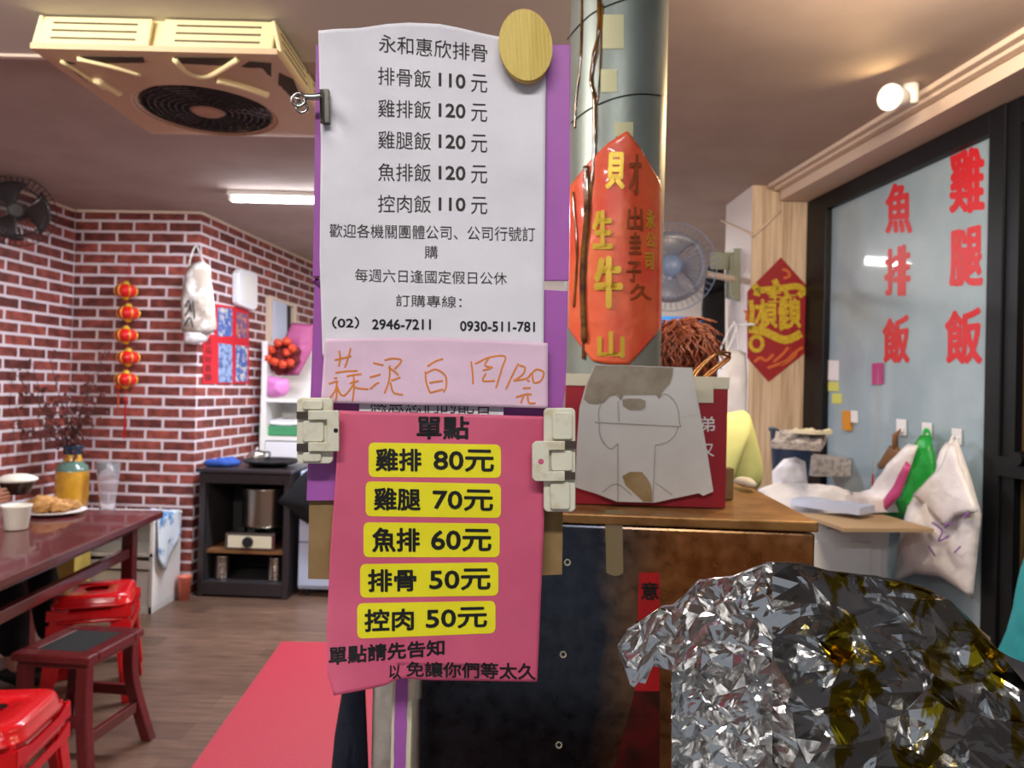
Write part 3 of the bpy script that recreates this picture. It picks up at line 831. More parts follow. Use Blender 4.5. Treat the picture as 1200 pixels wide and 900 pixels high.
b = MB(); write(b, '購', S1, 497.5, 513, (288, 303)); b.build('lettering', 'ink', mn, recalc=False)
b = MB(); 
write(b, '每週六日逢國定假日公休', S1, 416, 594, (314.5, 330), (319, 334)); b.build('lettering', 'ink', mn, recalc=False)
b = MB(); write(b, '訂購專線：', S1, 464, 541, (345, 359), (347, 361))
b.build('lettering', 'ink', mn, recalc=False)
b = MB()
write(b, '（02）', S1, 389, 421, (371, 385), bold=.03); b.build('lettering', 'black_ink', mn, recalc=False)
b = MB(); write(b, '2946-7211', S1, 436, 505, (374, 386), (374, 386.5), bold=.035); b.build('lettering', 'black_ink', mn, recalc=False)
b = MB(); write(b, '0930-511-781', S1, 539, 627, (376, 388), (377, 389), bold=.035)
b.build('lettering', 'black_ink', mn, recalc=False)
# pale pink strip with marker writing
nt_ = thing('note_strip', 'pale pink paper strip with orange handwriting taped under the white menu', 'note')
y2 = lambda px, py: BZ - .0125 + wr(px + 300, py * 1.6, .8)
def strip(u, v):
    L, Rr = 381 - 5 * v, 642
    px = L + (Rr - L) * u; t = 397 + 5 * max(0, (u - .5)) * 2 - 1.5 * math.sin(u * PI); q = 472 + 6.5 * u
    return PY(px, t + (q - t) * v, y2(px, t + (q - t) * v))
b = MB(); b.grid(strip, 50, 18); b.build('sheet', 'pale_pink', nt_, smooth=True, solid=.0003)
S2 = lambda px, py: PY(px, py, y2(px, py) - .0006)
HW = [[(95, 158), (140, 148), (178, 138)], [(118, 112), (122, 150), (116, 190)], [(175, 98), (165, 140), (146, 196)], [(98, 222), (150, 215), (210, 212)],
      [(65, 278), (110, 262)], [(92, 250), (108, 248)], [(108, 262), (98, 310), (70, 350)], [(104, 275), (105, 330), (100, 366)], [(106, 290), (125, 330), (150, 332), (190, 280)], [(155, 240), (195, 232), (230, 228)], [(170, 275), (215, 262)], [(190, 240), (192, 300), (184, 366)], [(188, 290), (215, 300), (265, 305)],
      [(288, 172), (340, 184)], [(270, 245), (325, 230)], [(272, 305), (300, 280), (318, 272)], [(345, 160), (385, 150), (430, 160), (395, 205)], [(365, 195), (395, 215), (415, 235)], [(372, 185), (368, 260), (345, 326)], [(378, 262), (425, 245)], [(375, 270), (390, 320), (438, 332)],
      [(640, 152), (600, 165), (560, 190)], [(550, 215), (555, 270), (575, 325)], [(548, 228), (600, 205), (650, 235), (655, 290), (640, 320)], [(570, 272), (640, 262)], [(575, 322), (640, 305)],
      [(780, 165), (788, 225), (790, 280)], [(800, 178), (870, 145), (950, 140), (935, 200), (905, 300)], [(868, 150), (850, 185), (890, 195)], [(855, 225), (840, 262), (900, 262)], [(838, 210), (880, 200)],
      [(1018, 175), (985, 240), (955, 305)], [(1022, 185), (1050, 195), (1040, 230), (995, 262)], [(995, 262), (1060, 250), (1085, 225), (1095, 270), (1130, 262), (1145, 220), (1110, 205), (1085, 225)], [(1060, 262), (1075, 262)],
      [(1040, 300), (1080, 298)], [(1005, 345), (1060, 330), (1085, 332)], [(1045, 335), (1030, 375)], [(1065, 335), (1070, 372), (1105, 375)]]
b = MB()
for st in HW: ribbon(b, [(370 + x / 4.286, 385 + y / 4.286) for x, y in st], S2, 2.0)
b.build('lettering', 'orange_ink', nt_, recalc=False)
# narrow white strip half hidden behind it
ws = thing('paper_label', 'narrow white printed strip half hidden between pink note and pink price sheet', 'label')
b = MB(); b.grid(lambda u, v: PY(421 + 169 * u, 462 + 24 * v + 2 * u, BZ - .0068), 4, 2); b.build('sheet', 'paper', ws, solid=.0003)
b = MB(); write(b, '感恩您們的配合', lambda x, y: PY(x, y, BZ - .0074), 434, 576, (464, 484), (466, 485)); b.build('lettering', 'ink', ws, recalc=False)
# pink price sheet
ps = thing('price_sheet', 'deep pink paper price list with yellow highlighted lines, curling at its bottom edge', 'menu')
def y3(px, py):
    c = max(0, (py - 640) / 175)
    return BZ - .0155 + wr(px + 900, py, .8) - .016 * c * c * max(0, (520 - px) / 140) - .002 * math.sin((px - 398) * .013) - .004 * c * c
def price(u, v):
    L = interp([(0, 398), (.25, 393), (.5, 387), (.75, 383), (.92, 383), (1, 391)], v); Rr = interp([(0, 640.5), (.45, 637), (1, 629.5)], v)
    px = L + (Rr - L) * u
    t = 481 + 7 * u; q = interp([(383, 815), (392, 815), (430, 808), (453, 803), (462, 797), (474, 795), (500, 797), (630, 799)], px)
    py = t + (q - t) * v
    return PY(px, py, y3(px, py))
b = MB(); b.grid(price, 56, 72); b.build('sheet', 'pink_sheet', ps, smooth=True, solid=.0003)
S3 = lambda e: (lambda px, py: PY(px, py, y3(px, py) - e))
b = MB(); write(b, '單點', S3(.0006), 488, 550, (487, 515), (488, 515), bold=.036); b.build('lettering', 'black_ink', ps, recalc=False)
def rrect(mb, x0, x1, yl, yr, surf, r=6, mi=0, nx=24, ny=8):
    """rounded panel following the sheet"""
    def f(u, v):
        x = x0 + (x1 - x0) * u
        t, q = yl[0] + (yr[0] - yl[0]) * u, yl[1] + (yr[1] - yl[1]) * u
        d = min(x - x0, x1 - x); ins = 0
        if d < r: ins = r - math.sqrt(max(0, r * r - (r - d) ** 2))
        t += ins; q -= ins
        return surf(x, t + (q - t) * v)
    us = [0, .008, .02, .038] + [(.04 + .92 * i / nx) for i in range(nx + 1)] + [.962, .98, .992, 1]
    V = [[mb.V(f(u, j / ny)) for u in us] for j in range(ny + 1)]
    for j in range(ny):
        for i in range(len(us) - 1): mb.F([V[j][i], V[j + 1][i], V[j + 1][i + 1], V[j][i + 1]], mi)
for (x0, x1, yl, yr, a, ax, n, nx_, ty) in ((432, 587, (518.5, 559), (521, 560), '雞排', (440, 494), '80元', (508, 579), ((525, 552), (527, 553))),
        (428.5, 587, (564, 605), (567, 607), '雞腿', (438, 493), '70元', (507, 578), ((571, 598), (574, 599))),
        (426, 585.5, (612, 653), (613.5, 653), '魚排', (436, 492), '60元', (505, 576), ((618, 647), (620, 646))),
        (422, 584, (661, 700.5), (659, 698), '排骨', (431, 488), '50元', (503, 575), ((667, 694), (666, 691))),
        (418.6, 580.6, (707, 748.5), (704, 742), '控肉', (427, 485), '50元', (499, 571), ((714, 741), (711, 735)))):
    b = MB(); rrect(b, x0, x1, yl, yr, S3(.0005)); hl = b.build('price_label', 'yellow', ps, recalc=False)
    b = MB(); t, q = ty
    g = lambda x, k: t[k] + (q[k] - t[k]) * (x - ax[0]) / (nx_[1] - ax[0])
    write(b, a, S3(.0011), ax[0], ax[1], (g(ax[0], 0), g(ax[0], 1)), (g(ax[1], 0), g(ax[1], 1)), bold=.034)
    write(b, n, S3(.0011), nx_[0], nx_[1], (g(nx_[0], 0), g(nx_[0], 1)), (g(nx_[1], 0), g(nx_[1], 1)), bold=.034)
    b.build('lettering', 'black_ink', hl, recalc=False)
b = MB(); write(b, '單點請先告知', S3(.0006), 385, 521, (758, 780), (749, 768), bold=.034); b.build('lettering', 'black_ink', ps, recalc=False)
b = MB(); write(b, '以', S3(.0006), 456, 470, (779, 796), bold=.03)
write(b, '免讓你們等太久', S3(.0006), 476, 628, (775, 793), (777, 797), bold=.034); b.build('lettering', 'black_ink', ps, recalc=False)
b = MB(); b.grid(lambda u, v: PY(465 + 110 * u, 775 + (25 + 25 * (1 - u)) * v, BZ - .0235 + .004 * v), 8, 4); tag(b.build('clear_sleeve', 'film', ps, smooth=True), 'crumpled clear plastic film at the torn bottom edge')
# plastic clips
def plastic_clip(label, sx, base, brk, cut, hole, slots, lug):
    t = thing('plastic_clip', label, 'clip', None)
    F = lambda x, y, d: PY(x, y, BZ - .019 - d)
    def slab(mb, poly, d0, d1, mi=0): mb.prism([F(x, y, d1) for x, y in poly], (0, d1 - d0, 0), mi)
    def rr(x0, y0, x1, y1, r, n=5):
        o = []
        for cx, cy, a in ((x1 - r, y0 + r, -PI / 2), (x1 - r, y1 - r, 0), (x0 + r, y1 - r, PI / 2), (x0 + r, y0 + r, PI)):
            o += [(cx + r * math.cos(a + PI / 2 * i / n), cy + r * math.sin(a + PI / 2 * i / n)) for i in range(n + 1)]
        return o
    b = MB(); slab(b, rr(*base, 6), 0, .004); b.build('back_plate', 'clip_plastic', t, bevel=.0012)
    for q in lug:
        b = MB(); slab(b, rr(*q, 3.5), .004, .007); b.build('pad', 'clip_plastic', t, bevel=.001)
    x0, y0, x1, y1 = brk; cx0, cy0, cx1, cy1 = cut
    b = MB()
    if sx > 0: pl = [(x0, y0), (x1, y0), (x1, y1), (x0, y1), (x0, cy1), (cx1, cy1), (cx1, cy0), (x0, cy0)]
    else: pl = [(x1, y0), (x1, cy0), (cx0, cy0), (cx0, cy1), (x1, cy1), (x1, y1), (x0 + 4, y1), (x0, y1 - 4), (x0, y0 + 4), (x0 + 4, y0)]
    slab(b, pl, .0072, .0105); b.build('bracket', 'clip_plastic', t, bevel=.0007)
    for q in slots:
        b = MB(); slab(b, [(q[0], q[1]), (q[2], q[1]), (q[2], q[3]), (q[0], q[3])], .004, .0075); b.build('spring_slot', 'clip_dark', t)
    b = MB(); c = F(hole[0], hole[1], .0107); b.lathe([(0, 0), (hole[2] * .00082, 0)], c, 16, Matrix.Rotation(PI / 2, 3, 'X')); b.build('pin_hole', 'black_ink' if sx > 0 else 'pink_sheet', t)
    return t
plastic_clip('aged white plastic clip at the left edge, bracket opening left', 1, (347.5, 466, 390, 543.5), (361, 481, 397, 529), (361, 492, 383, 518.5), (393.5, 504.5, 2.6), ((347.5, 482.5, 360, 491), (347.5, 520, 360, 529)), ((354, 469, 378, 480), (354, 493, 379, 518), (354, 530, 376, 541)))
plastic_clip('tall aged white plastic clip at the right edge, bracket opening right', -1, (637, 478, 674.5, 600), (623.5, 517, 662, 564), (643.5, 527.5, 662, 552.5), (634, 541, 3.2), ((662.5, 517, 674.5, 526), (661.5, 553.5, 674, 562)), ((647, 483, 671, 515), (646, 528, 671, 552), (645, 565, 668, 597)))
# bulldog clip and oval disc
bc_ = thing('bulldog_clip', 'small chrome bulldog clip gripping the left edge of the white menu', 'clip')
G = lambda x, y, d=0: PY(x, y, BZ - .014 - d)
b = MB(); b.prism([G(375, 104, .004), (G(385, 104, .004)), G(386, 144, .004), G(376, 144, .004)], (0, .006, 0)); b.prism([G(374, 104, .006), G(378, 104, .008), G(378.5, 144, .008), G(375, 144, .006)], (0, .003, 0)); b.build('jaw', 'dark_metal', bc_, bevel=.0006)
b = MB(); b.tube(path([G(376, 113, .005), G(366, 114, .006), G(356, 113, .008)], 4), [.0035, .0035, .003, .003, .003, .0028, .0028, .0026, .0026], 12); b.build('neck', 'chrome', bc_, smooth=True)
for (cx, cy, rr_) in ((350, 117, 7.5), (354, 126, 6)):
    b = MB(); b.tube([G(cx + rr_ * math.cos(a), cy + rr_ * math.sin(a), .006 + .002 * math.sin(a)) for a in np.linspace(0, 2 * PI, 26, endpoint=False)], .0016, 8, closed=True); b.build('ring', 'chrome', bc_, smooth=True)
b = MB(); b.lathe([(0, .004), (.0022, .003), (.0024, 0)], G(350, 117, .006), 14, Matrix.Rotation(PI / 2, 3, 'X')); b.build('rivet', 'chrome', bc_, smooth=True)
dk = thing('oval_disc', 'oval yellow ridged wooden disc at the top right corner of the white menu', 'disc')
def dpt(a, s, d): 
    return PY(616 + 31.5 * s * math.cos(a) + 2.5 * s * math.sin(a), 53 + 42.8 * s * math.sin(a), BZ - .020 - d)
b = MB(); b.prism([dpt(a, 1, 0) for a in np.linspace(0, 2 * PI, 48, endpoint=False)], (0, .006, 0)); b.build('rim', 'disc_edge', dk)
b = MB()
N = 48
def dface(u, v):
    x = (u * 2 - 1) * .985; h = math.sqrt(max(0, 1 - x * x)) * .97; y = (v * 2 - 1) * h
    return PY(616 + 31.5 * x + 2.5 * y, 53 + 42.8 * y, BZ - .0208 - .0008 * abs(math.sin(x * 21)))
b.grid(dface, 84, 10); b.build('ridged_face', 'disc', dk, smooth=True)

# ------------------------------------------------------------------ aluminium foil guard
def foil_material():
    m = pm('aluminium_foil', '#c9c9c8', 0.16, 1.0)
    nt = m.node_tree; bs = nt.nodes['Principled BSDF']
    tc = nd(nt, 'ShaderNodeTexCoord')
    n = nd(nt, 'ShaderNodeTexNoise'); n.inputs['Scale'].default_value = 9; n.inputs['Detail'].default_value = 4; n.inputs['Distortion'].default_value = 1.6
    mq = nd(nt, 'ShaderNodeMapping'); mq.inputs['Scale'].default_value = (1.6, 1, .7); mq.inputs['Rotation'].default_value = (0, -.45, 0)
    nt.links.new(tc.outputs['Object'], mq.inputs[0]); nt.links.new(mq.outputs[0], n.inputs['Vector'])
    sp = nd(nt, 'ShaderNodeSeparateXYZ'); nt.links.new(tc.outputs['Object'], sp.inputs[0])
    g = nd(nt, 'ShaderNodeMapRange'); g.inputs[1].default_value = .28; g.inputs[2].default_value = .36; g.inputs[3].default_value = -.2; g.inputs[4].default_value = .0
    nt.links.new(sp.outputs['X'], g.inputs[0])
    ad = nd(nt, 'ShaderNodeMath', operation='ADD'); nt.links.new(n.outputs['Fac'], ad.inputs[0]); nt.links.new(g.outputs[0], ad.inputs[1])
    r = nd(nt, 'ShaderNodeMapRange'); r.inputs[1].default_value = .53; r.inputs[2].default_value = .56
    nt.links.new(ad.outputs[0], r.inputs[0])
    x = nd(nt, 'ShaderNodeMix', data_type='RGBA'); x.inputs[6].default_value = lin('#cdccca'); x.inputs[7].default_value = lin('#a08a1e')  # yellow patches mixed into the base colour by noise
    nt.links.new(r.outputs[0], x.inputs[0]); nt.links.new(x.outputs[2], bs.inputs['Base Color'])
    mp = nd(nt, 'ShaderNodeMapping'); mp.inputs['Scale'].default_value = (1, 1, .45); mp.inputs['Rotation'].default_value = (0, .5, 0)
    nt.links.new(tc.outputs['Object'], mp.inputs[0])
    n3 = nd(nt, 'ShaderNodeTexNoise'); n3.inputs['Scale'].default_value = 90; n3.inputs['Detail'].default_value = 4
    nt.links.new(mp.outputs[0], n3.inputs['Vector'])
    bp = nd(nt, 'ShaderNodeBump'); bp.inputs['Strength'].default_value = .22; bp.inputs['Distance'].default_value = .003
    nt.links.new(n3.outputs['Fac'], bp.inputs['Height']); nt.links.new(bp.outputs[0], bs.inputs['Normal'])
    return m
M['foil'] = foil_material()
FT = [(724, 756), (734, 738), (752, 727), (776, 710), (792, 709), (818, 680), (860, 675), (899, 659), (940, 660), (969, 669), (1025, 675), (1079, 688), (1113, 702), (1121, 722), (1154, 728), (1171, 764), (1200, 777), (1240, 792)]
FB = [(724, 760), (735, 800), (757, 815), (760, 782), (775, 779), (791, 790)]
def fdepth(px, py):
    y = .80
    y += (.00042 * (905 - px) if px < 905 else .00030 * (px - 905))
    if 788 < px < 905: y += .02 * max(0, min(1, (py - 785) / 14)) # lower tier steps back
    if px > 905: y -= .028 * max(0, min(1, (py - interp([(905, 790), (1020, 765), (1120, 790), (1220, 800)], px)) / 10))
    if px > 1116: y += .03
    return y
fbot = lambda x: 457 + .0244 * (x - 600) + .614 * FPX / (fdepth(x, 1150) + .004)
def crumple(px, py):
    v = Vector((px * .011, py * .010, 0.3))
    d1 = mnoise.voronoi(v)[0]
    e = .020 * (d1[1] - d1[0]) + .008 * mnoise.noise(v * 1.7)
    return e * (.5 if px < 905 else 1)
rnd = random.Random(3)
def foil_patch(mb, x0, x1, topf, botf, nx, ny, amp, dy=0.0, ref=3):
    """large random facets, each lightly dented"""
    C = []
    for j in range(ny + 1):
        row = []
        for i in range(nx + 1):
            jx = (rnd.random() - .5) * .95 if 0 < i < nx else 0; jy = (rnd.random() - .5) * .95 if 0 < j < ny else 0
            px = x0 + (x1 - x0) * (i + jx) / nx; t, q = topf(px), botf(px)
            py = t + (q - t) * (j + jy) / ny
            row.append((px, py, fdepth(px, py) + dy - crumple(px, py) + (rnd.random() - .5) * 2 * amp))
        C.append(row)
    def tri(a, c, d):
        V = {}
        for i in range(ref + 1):
            for j in range(ref + 1 - i):
                k = ref - i - j
                px, py, y = [(a[m] * i + c[m] * j + d[m] * k) / ref for m in range(3)]
                key = (round(px, 3), round(py, 3))
                if key not in P:
                    y += amp * .30 * mnoise.noise(Vector((px * .16, py * .11, 2)))
                    P[key] = mb.V(PY(px, py, y))
                V[i, j] = P[key]
        for i in range(ref):
            for j in range(ref - i):
                mb.F([V[i, j], V[i + 1, j], V[i, j + 1]])
                if i + j < ref - 1: mb.F([V[i + 1, j], V[i + 1, j + 1], V[i, j + 1]])
    P = {}
    for j in range(ny):
        for i in range(nx):
            a, c, d, e = C[j][i], C[j + 1][i], C[j + 1][i + 1], C[j][i + 1]
            if rnd.random() < .5: tri(a, c, d); tri(a, d, e)
            else: tri(a, c, e); tri(c, d, e)
fo = thing('foil_guard', 'crumpled aluminium foil guard with yellow patches standing on the counter at lower right', 'foil')
b = MB(); foil_patch(b, 724, 791, lambda x: interp(FT, x), lambda x: interp(FB, x), 6, 8, .003); foil_patch(b, 787, 905, lambda x: interp(FT, x), fbot, 10, 36, .0045); foil_patch(b, 905, 1240, lambda x: interp(FT, x), fbot, 14, 24, .009)
b.build('foil', 'foil', fo, solid=.0003)
b = MB(); foil_patch(b, 815, 1160, lambda x: interp(FT, x) + 6, lambda x: fbot(x) - 40, 8, 8, .001, .065, 1); tag(b.build('lining', 'cardboard', fo, solid=.002), 'brown card behind the foil')
b = MB(); q = [PY(x, interp(FT, x) + .5, fdepth(x, interp(FT, x)) - crumple(x, interp(FT, x))) for x in np.arange(1020, 1104, 4)]
b.tube(q, .0016, 6); b.tube([PY(x, interp(FT, x) + .5, fdepth(x, interp(FT, x)) - crumple(x, interp(FT, x))) for x in np.arange(735, 1020, 4)], .0012, 6)
b.build('folded_edge', 'foil', fo)

# ------------------------------------------------------------------ ceiling air circulator
cf = thing('ceiling_fan', 'yellowed cream box fan with slotted sides fixed to the ceiling at left', 'fan')
FZ = 2.478
c0 = PZ(40, 60, FZ); c1 = PZ(325, 64, FZ); yb = PZ(360, 160, FZ).y
fx0, fx1, fy0 = c0.x, c1.x, (c0.y + c1.y) / 2
fy1 = yb
def frus(mb, x0, x1, y0, y1, z0, i, z1, mi=0):
    lo = [(x0, y0, z0), (x1, y0, z0), (x1, y1, z0), (x0, y1, z0)]; hi = [(x0 + i, y0 + i, z1), (x1 - i, y0 + i, z1), (x1 - i, y1 - i, z1), (x0 + i, y1 - i, z1)]
    a = [mb.V(p) for p in lo]; c = [mb.V(p) for p in hi]
    for k in range(4): mb.F([a[k], a[(k + 1) % 4], c[(k + 1) % 4], c[k]], mi)
    mb.F(c, mi)
    return a
fcx, fcy = PZ(246, 131, FZ).x, PZ(246, 131, FZ).y - .02; FRAD = .235
# side skirts with slots
L = fx1 - fx0
b = MB(); frus(b, fx0 + .012, fx1 - .012, fy0 + .012, fy1 - .012, FZ + .016, .03, H - .001); b.build('housing', 'fan_cream', cf)
def side_panel(center, ax, nrm, w_):
    b = MB(); R = Matrix((Vector(ax), Vector(nrm), Vector((0, 0, 1)))).transposed() @ Matrix.Rotation(-.24 * 1, 3, 'X')
    b.box(center, (w_, .014, .104), mat=R); p = b.build('side_panel', 'fan_cream', cf, bevel=.004)
    b = MB()
    for k in (-1, 0, 1):
        b.box(Vector(center) + R @ Vector((0, -.0075, k * .028)), (w_ * .76, .002, .006), mat=R)
    b.build('slot', 'slot', p)
for k in (-1, 1):
    mx_, my_ = (fx0 + fx1) / 2 + k * L * .252, (fy0 + fy1) / 2 + k * L * .252
    side_panel((mx_, fy0 + .010, FZ + .064), (1, 0, 0), (0, 1, 0), L * .455)
    side_panel((fx1 - .010, my_, FZ + .064), (0, 1, 0), (-1, 0, 0), L * .455)
    side_panel((fx0 + .010, my_, FZ + .064), (0, -1, 0), (1, 0, 0), L * .455)
    side_panel((mx_, fy1 - .010, FZ + .064), (-1, 0, 0), (0, -1, 0), L * .455)
# underside with a round opening and corner openings
b = MB()
NS = 64
sq = []
for i in range(NS):
    a = 2 * PI * i / NS; c, s = math.cos(a), math.sin(a); k = (L / 2) / max(abs(c), abs(s))
    sq.append((k * c, k * s))
ri = [b.V((fcx + FRAD * math.cos(2 * PI * i / NS), fcy + FRAD * math.sin(2 * PI * i / NS), FZ)) for i in range(NS)]
ro = [b.V(((fx0 + fx1) / 2 + sq[i][0], (fy0 + fy1) / 2 + sq[i][1], FZ + .0)) for i in range(NS)]
rl = [b.V((fcx + (FRAD + .025) * math.cos(2 * PI * i / NS), fcy + (FRAD + .025) * math.sin(2 * PI * i / NS), FZ - .012)) for i in range(NS)]
ru = [b.V((v.co.x, v.co.y, FZ + .018)) for v in ro]
for i in range(NS):
    j = (i + 1) % NS
    b.F([ri[i], ri[j], rl[j], rl[i]]); b.F([rl[i], rl[j], ro[j], ro[i]]); b.F([ro[i], ro[j], ru[j], ru[i]])
b.build('bottom_panel', 'fan_shaded', cf)
fz = lambda x, y, d=0.0: PZ(x, y, FZ - d)
for pl in ([(93, 66), (168, 67), (171, 79), (160, 88), (128, 80)], [(203, 67), (280, 68), (262, 80), (240, 90), (216, 84)], [(270, 86), (292, 72), (318, 74), (318, 98)], [(327, 86), (344, 94), (352, 114), (324, 114)], [(68, 70), (88, 74), (118, 100), (104, 98)]):
    b = MB(); b.prism([fz(x, y, .004) for x, y in pl], (0, 0, .003)); tag(b.build('corner_opening', 'slot', cf), 'dark air opening under the fan')
for ln, r in (([(90, 69), (130, 78), (165, 88)], .007), ([(205, 70), (222, 86), (245, 89), (278, 70)], .009), ([(254, 92), (285, 100), (313, 110)], .016), ([(72, 72), (104, 92), (122, 104)], .006), ([(112, 92), (140, 108)], .016)):
    b = MB(); b.tube(path([fz(x, y, .008) for x, y in ln], 4), r, 8); b.build('louver', 'fan_cream', cf, smooth=True)
b = MB(); b.lathe([(0, 0), (FRAD, 0)], (fcx, fcy, FZ + .02), 48); b.build('fan_well', 'cab_inside', cf)
b = MB()
for k in range(9):
    r = .065 + k * .0235; b.tube([(fcx + r * math.cos(a), fcy + r * math.sin(a), FZ - .006 + .0) for a in np.linspace(0, 2 * PI, 48, endpoint=False)], .003, 6, closed=True)
for k in range(28):
    a = 2 * PI * k / 28; a2 = a + .5
    b.tube([(fcx + .05 * math.cos(a), fcy + .05 * math.sin(a), FZ - .004), (fcx + .16 * math.cos((a + a2) / 2), fcy + .16 * math.sin((a + a2) / 2), FZ - .004), (fcx + FRAD * math.cos(a2), fcy + FRAD * math.sin(a2), FZ - .004)], .003, 5)
b.build('grille', 'grille', cf)
b = MB(); b.lathe([(0, -.016), (.05, -.014), (.062, -.006), (.062, .005)], (fcx, fcy, FZ), 32); b.build('hub', 'header', cf, smooth=True)
for k in range(3):
    a = 2 * PI * k / 3 + .4
    b = MB(); b.prism([(fcx + r * math.cos(a + d), fcy + r * math.sin(a + d), FZ + .010) for r, d in ((.05, -.25), (.24, -.38), (.25, .1), (.06, .35))], (0, 0, .004)); b.build('blade', 'blade', cf)

# ------------------------------------------------------------------ lamps
fx = thing('batten_light', 'bright white fluorescent batten on the ceiling over the dining corner', 'light')
p = PZ(268, 229, 2.56)
b = MB(); b.box((p.x + .60, p.y + .05, 2.584), (1.24, .07, .03)); b.build('housing', 'white_metal', fx, bevel=.004)
b = MB(); b.cyl((p.x + .01, p.y + .04, 2.553), (p.x + 1.19, p.y + .04, 2.553), .02, n=16); b.build('tube', 'tube', fx, smooth=True)
for x in (.0, 1.2):
    b = MB(); b.box((p.x + x, p.y + .04, 2.56), (.02, .035, .045)); b.build('end_cap', 'white_metal', fx)
fx2 = copy_tree(fx); settle(fx2, (-1.7 - p.x - .6, .9 - p.y, 0)); fx2['label'] = 'added unseen fluorescent batten on the ceiling above the near end of the dining table'
fx3 = copy_tree(fx); settle(fx3, (-.15 - p.x - .6, -.55 - p.y, 0)); fx3['label'] = 'added unseen fluorescent batten on the ceiling above the steel counter'
fx4 = copy_tree(fx); settle(fx4, (.4 - p.x - .6, 5.6 - p.y, 0)); fx4['label'] = 'fluorescent batten on the ceiling of the rear kitchen'
for q in (fx, fx2, fx3, fx4): q['group'] = 'ceiling battens'
sp = thing('spotlight', 'small white spotlight with warm glowing lens on the right ceiling', 'light')
sc_ = PZ(1043, 114, 2.515)
ax = (Vector((0, 0, 1.2)) - sc_).normalized()
ax = (Vector((-.95, -.62, -.22))).normalized()
Rs = ax.to_track_quat('Z', 'Y').to_matrix()
b = MB(); b.lathe([(.018, -.10), (.03, -.085), (.045, -.01), (.047, .004), (.043, .004), (.04, -.004)], sc_, 32, Rs); b.build('lamp_head', 'white_metal', sp, smooth=True)
b = MB(); b.lathe([(0, .001), (.030, .0), (.041, -.003)], sc_, 32, Rs); b.build('lens', 'bulb', sp, smooth=True)
s2 = sc_ - ax * .08
b = MB(); b.tube(path([s2, s2 + Vector((.03, .03, .0)), s2 + Vector((.055, .05, .02))], 4), .012, 10); b.cyl(s2 + Vector((.055, .05, .0)), (s2.x + .055, s2.y + .05, H - .001), .028, n=20); b.build('swivel_base', 'white_metal', sp, smooth=True)
ld = bpy.data.lights.new('light_spot', 'SPOT'); ld.energy = 45; ld.color = lin('#ffd7a0')[:3]; ld.spot_size = math.radians(120); ld.spot_blend = .6; ld.shadow_soft_size = .04
lo = bpy.data.objects.new('light_spot', ld); COL.objects.link(lo); lo.location = sc_ + ax * .02
lo.rotation_euler = (Vector((.35, 1.45, 1.2)) - lo.location).to_track_quat('-Z', 'Y').to_euler()

# ------------------------------------------------------------------ dining table and stools
tb = thing('dining_table', 'long dark red lacquered dining table along the brick wall at left', 'table')
TR = math.atan2(.0755, 1); TO = PZ(192, 598, .75)       # far right corner of the top
TL, TW = 2.1, .76
def tl(x, y, z): return (x, y, z)
b = MB(); b.box((-TW / 2, -TL / 2, .73), (TW, TL, .04)); b.build('tabletop', 'red_wood', tb, bevel=.008)
b = MB()
for (x, y, sx_, sy_) in ((-.13, -TL / 2, .025, TL - .2), (-TW + .13, -TL / 2, .025, TL - .2), (-TW / 2, -.1, TW - .3, .025), (-TW / 2, -TL + .1, TW - .3, .025)):
    b.box((x, y, .68), (sx_, sy_, .06))
b.build('apron', 'red_wood', tb)
for (x, y) in ((-.13, -.1), (-.13, -TL + .1), (-TW + .13, -.1), (-TW + .13, -TL + .1)):
    b = MB(); b.box((x, y, .355), (.06, .06, .71)); b.build('leg', 'red_wood', tb, bevel=.006)
for x in (-.13, -TW + .13):
    b = MB(); b.box((x, -TL / 2, .55), (.035, TL - .2 - .062, .05)); b.build('side_rail', 'red_wood', tb, bevel=.005)
settle(tb, (TO.x, TO.y, 0), TR)

def wood_stool(label):
    t = thing('wooden_stool', label, 'stool')
    w_, d_ = .30, .34
    b = MB()
    for (x, y, sx_, sy_) in ((0, -d_ / 2 + .03, w_, .06), (0, d_ / 2 - .03, w_, .06), (-w_ / 2 + .03, 0, .06, d_ - .12), (w_ / 2 - .03, 0, .06, d_ - .12)):
        b.box((x, y, .435), (sx_, sy_, .03))
    b.box((0, 0, .41), (w_ - .03, d_ - .03, .024))
    b.build('seat_frame', 'red_wood', t, bevel=.006)
    b = MB(); b.box((0, 0, .437), (w_ - .12, d_ - .12, .022)); tag(b.build('seat_inset', 'black_seat', t), 'black woven seat inset')
    for sx_ in (-1, 1):
        for sy_ in (-1, 1):
            b = MB(); q = path([(sx_ * (w_ / 2 - .035), sy_ * (d_ / 2 - .035), .405), (sx_ * (w_ / 2 - .03), sy_ * (d_ / 2 - .028), .25), (sx_ * (w_ / 2 + .02), sy_ * (d_ / 2 + .015), .0)], 5)
            R = .021
            prev = None
            for p_ in q:
                ring = [b.V(p_ + Vector((a * R, c * R, 0))) for a, c in ((-1, -1), (1, -1), (1, 1), (-1, 1))]
                if prev:
                    for k in range(4): b.F([prev[k], prev[(k + 1) % 4], ring[(k + 1) % 4], ring[k]])
                else: b.F(ring)
                prev = ring
            b.F(prev); b.build('leg', 'red_wood', t, bevel=.004)
    for sx_ in (-1, 1):
        b = MB(); b.box((sx_ * (w_ / 2 - .01), 0, .15), (.022, d_ - .075, .04)); b.build('stretcher', 'red_wood', t, bevel=.003)
    for sy_ in (-1, 1):
        b = MB(); b.box((0, sy_ * (d_ / 2 - .02), .21), (w_ - .09, .022, .04)); b.build('stretcher', 'red_wood', t, bevel=.003)
    return t
st = wood_stool('dark red wooden stool with black seat inset nearest the counter')
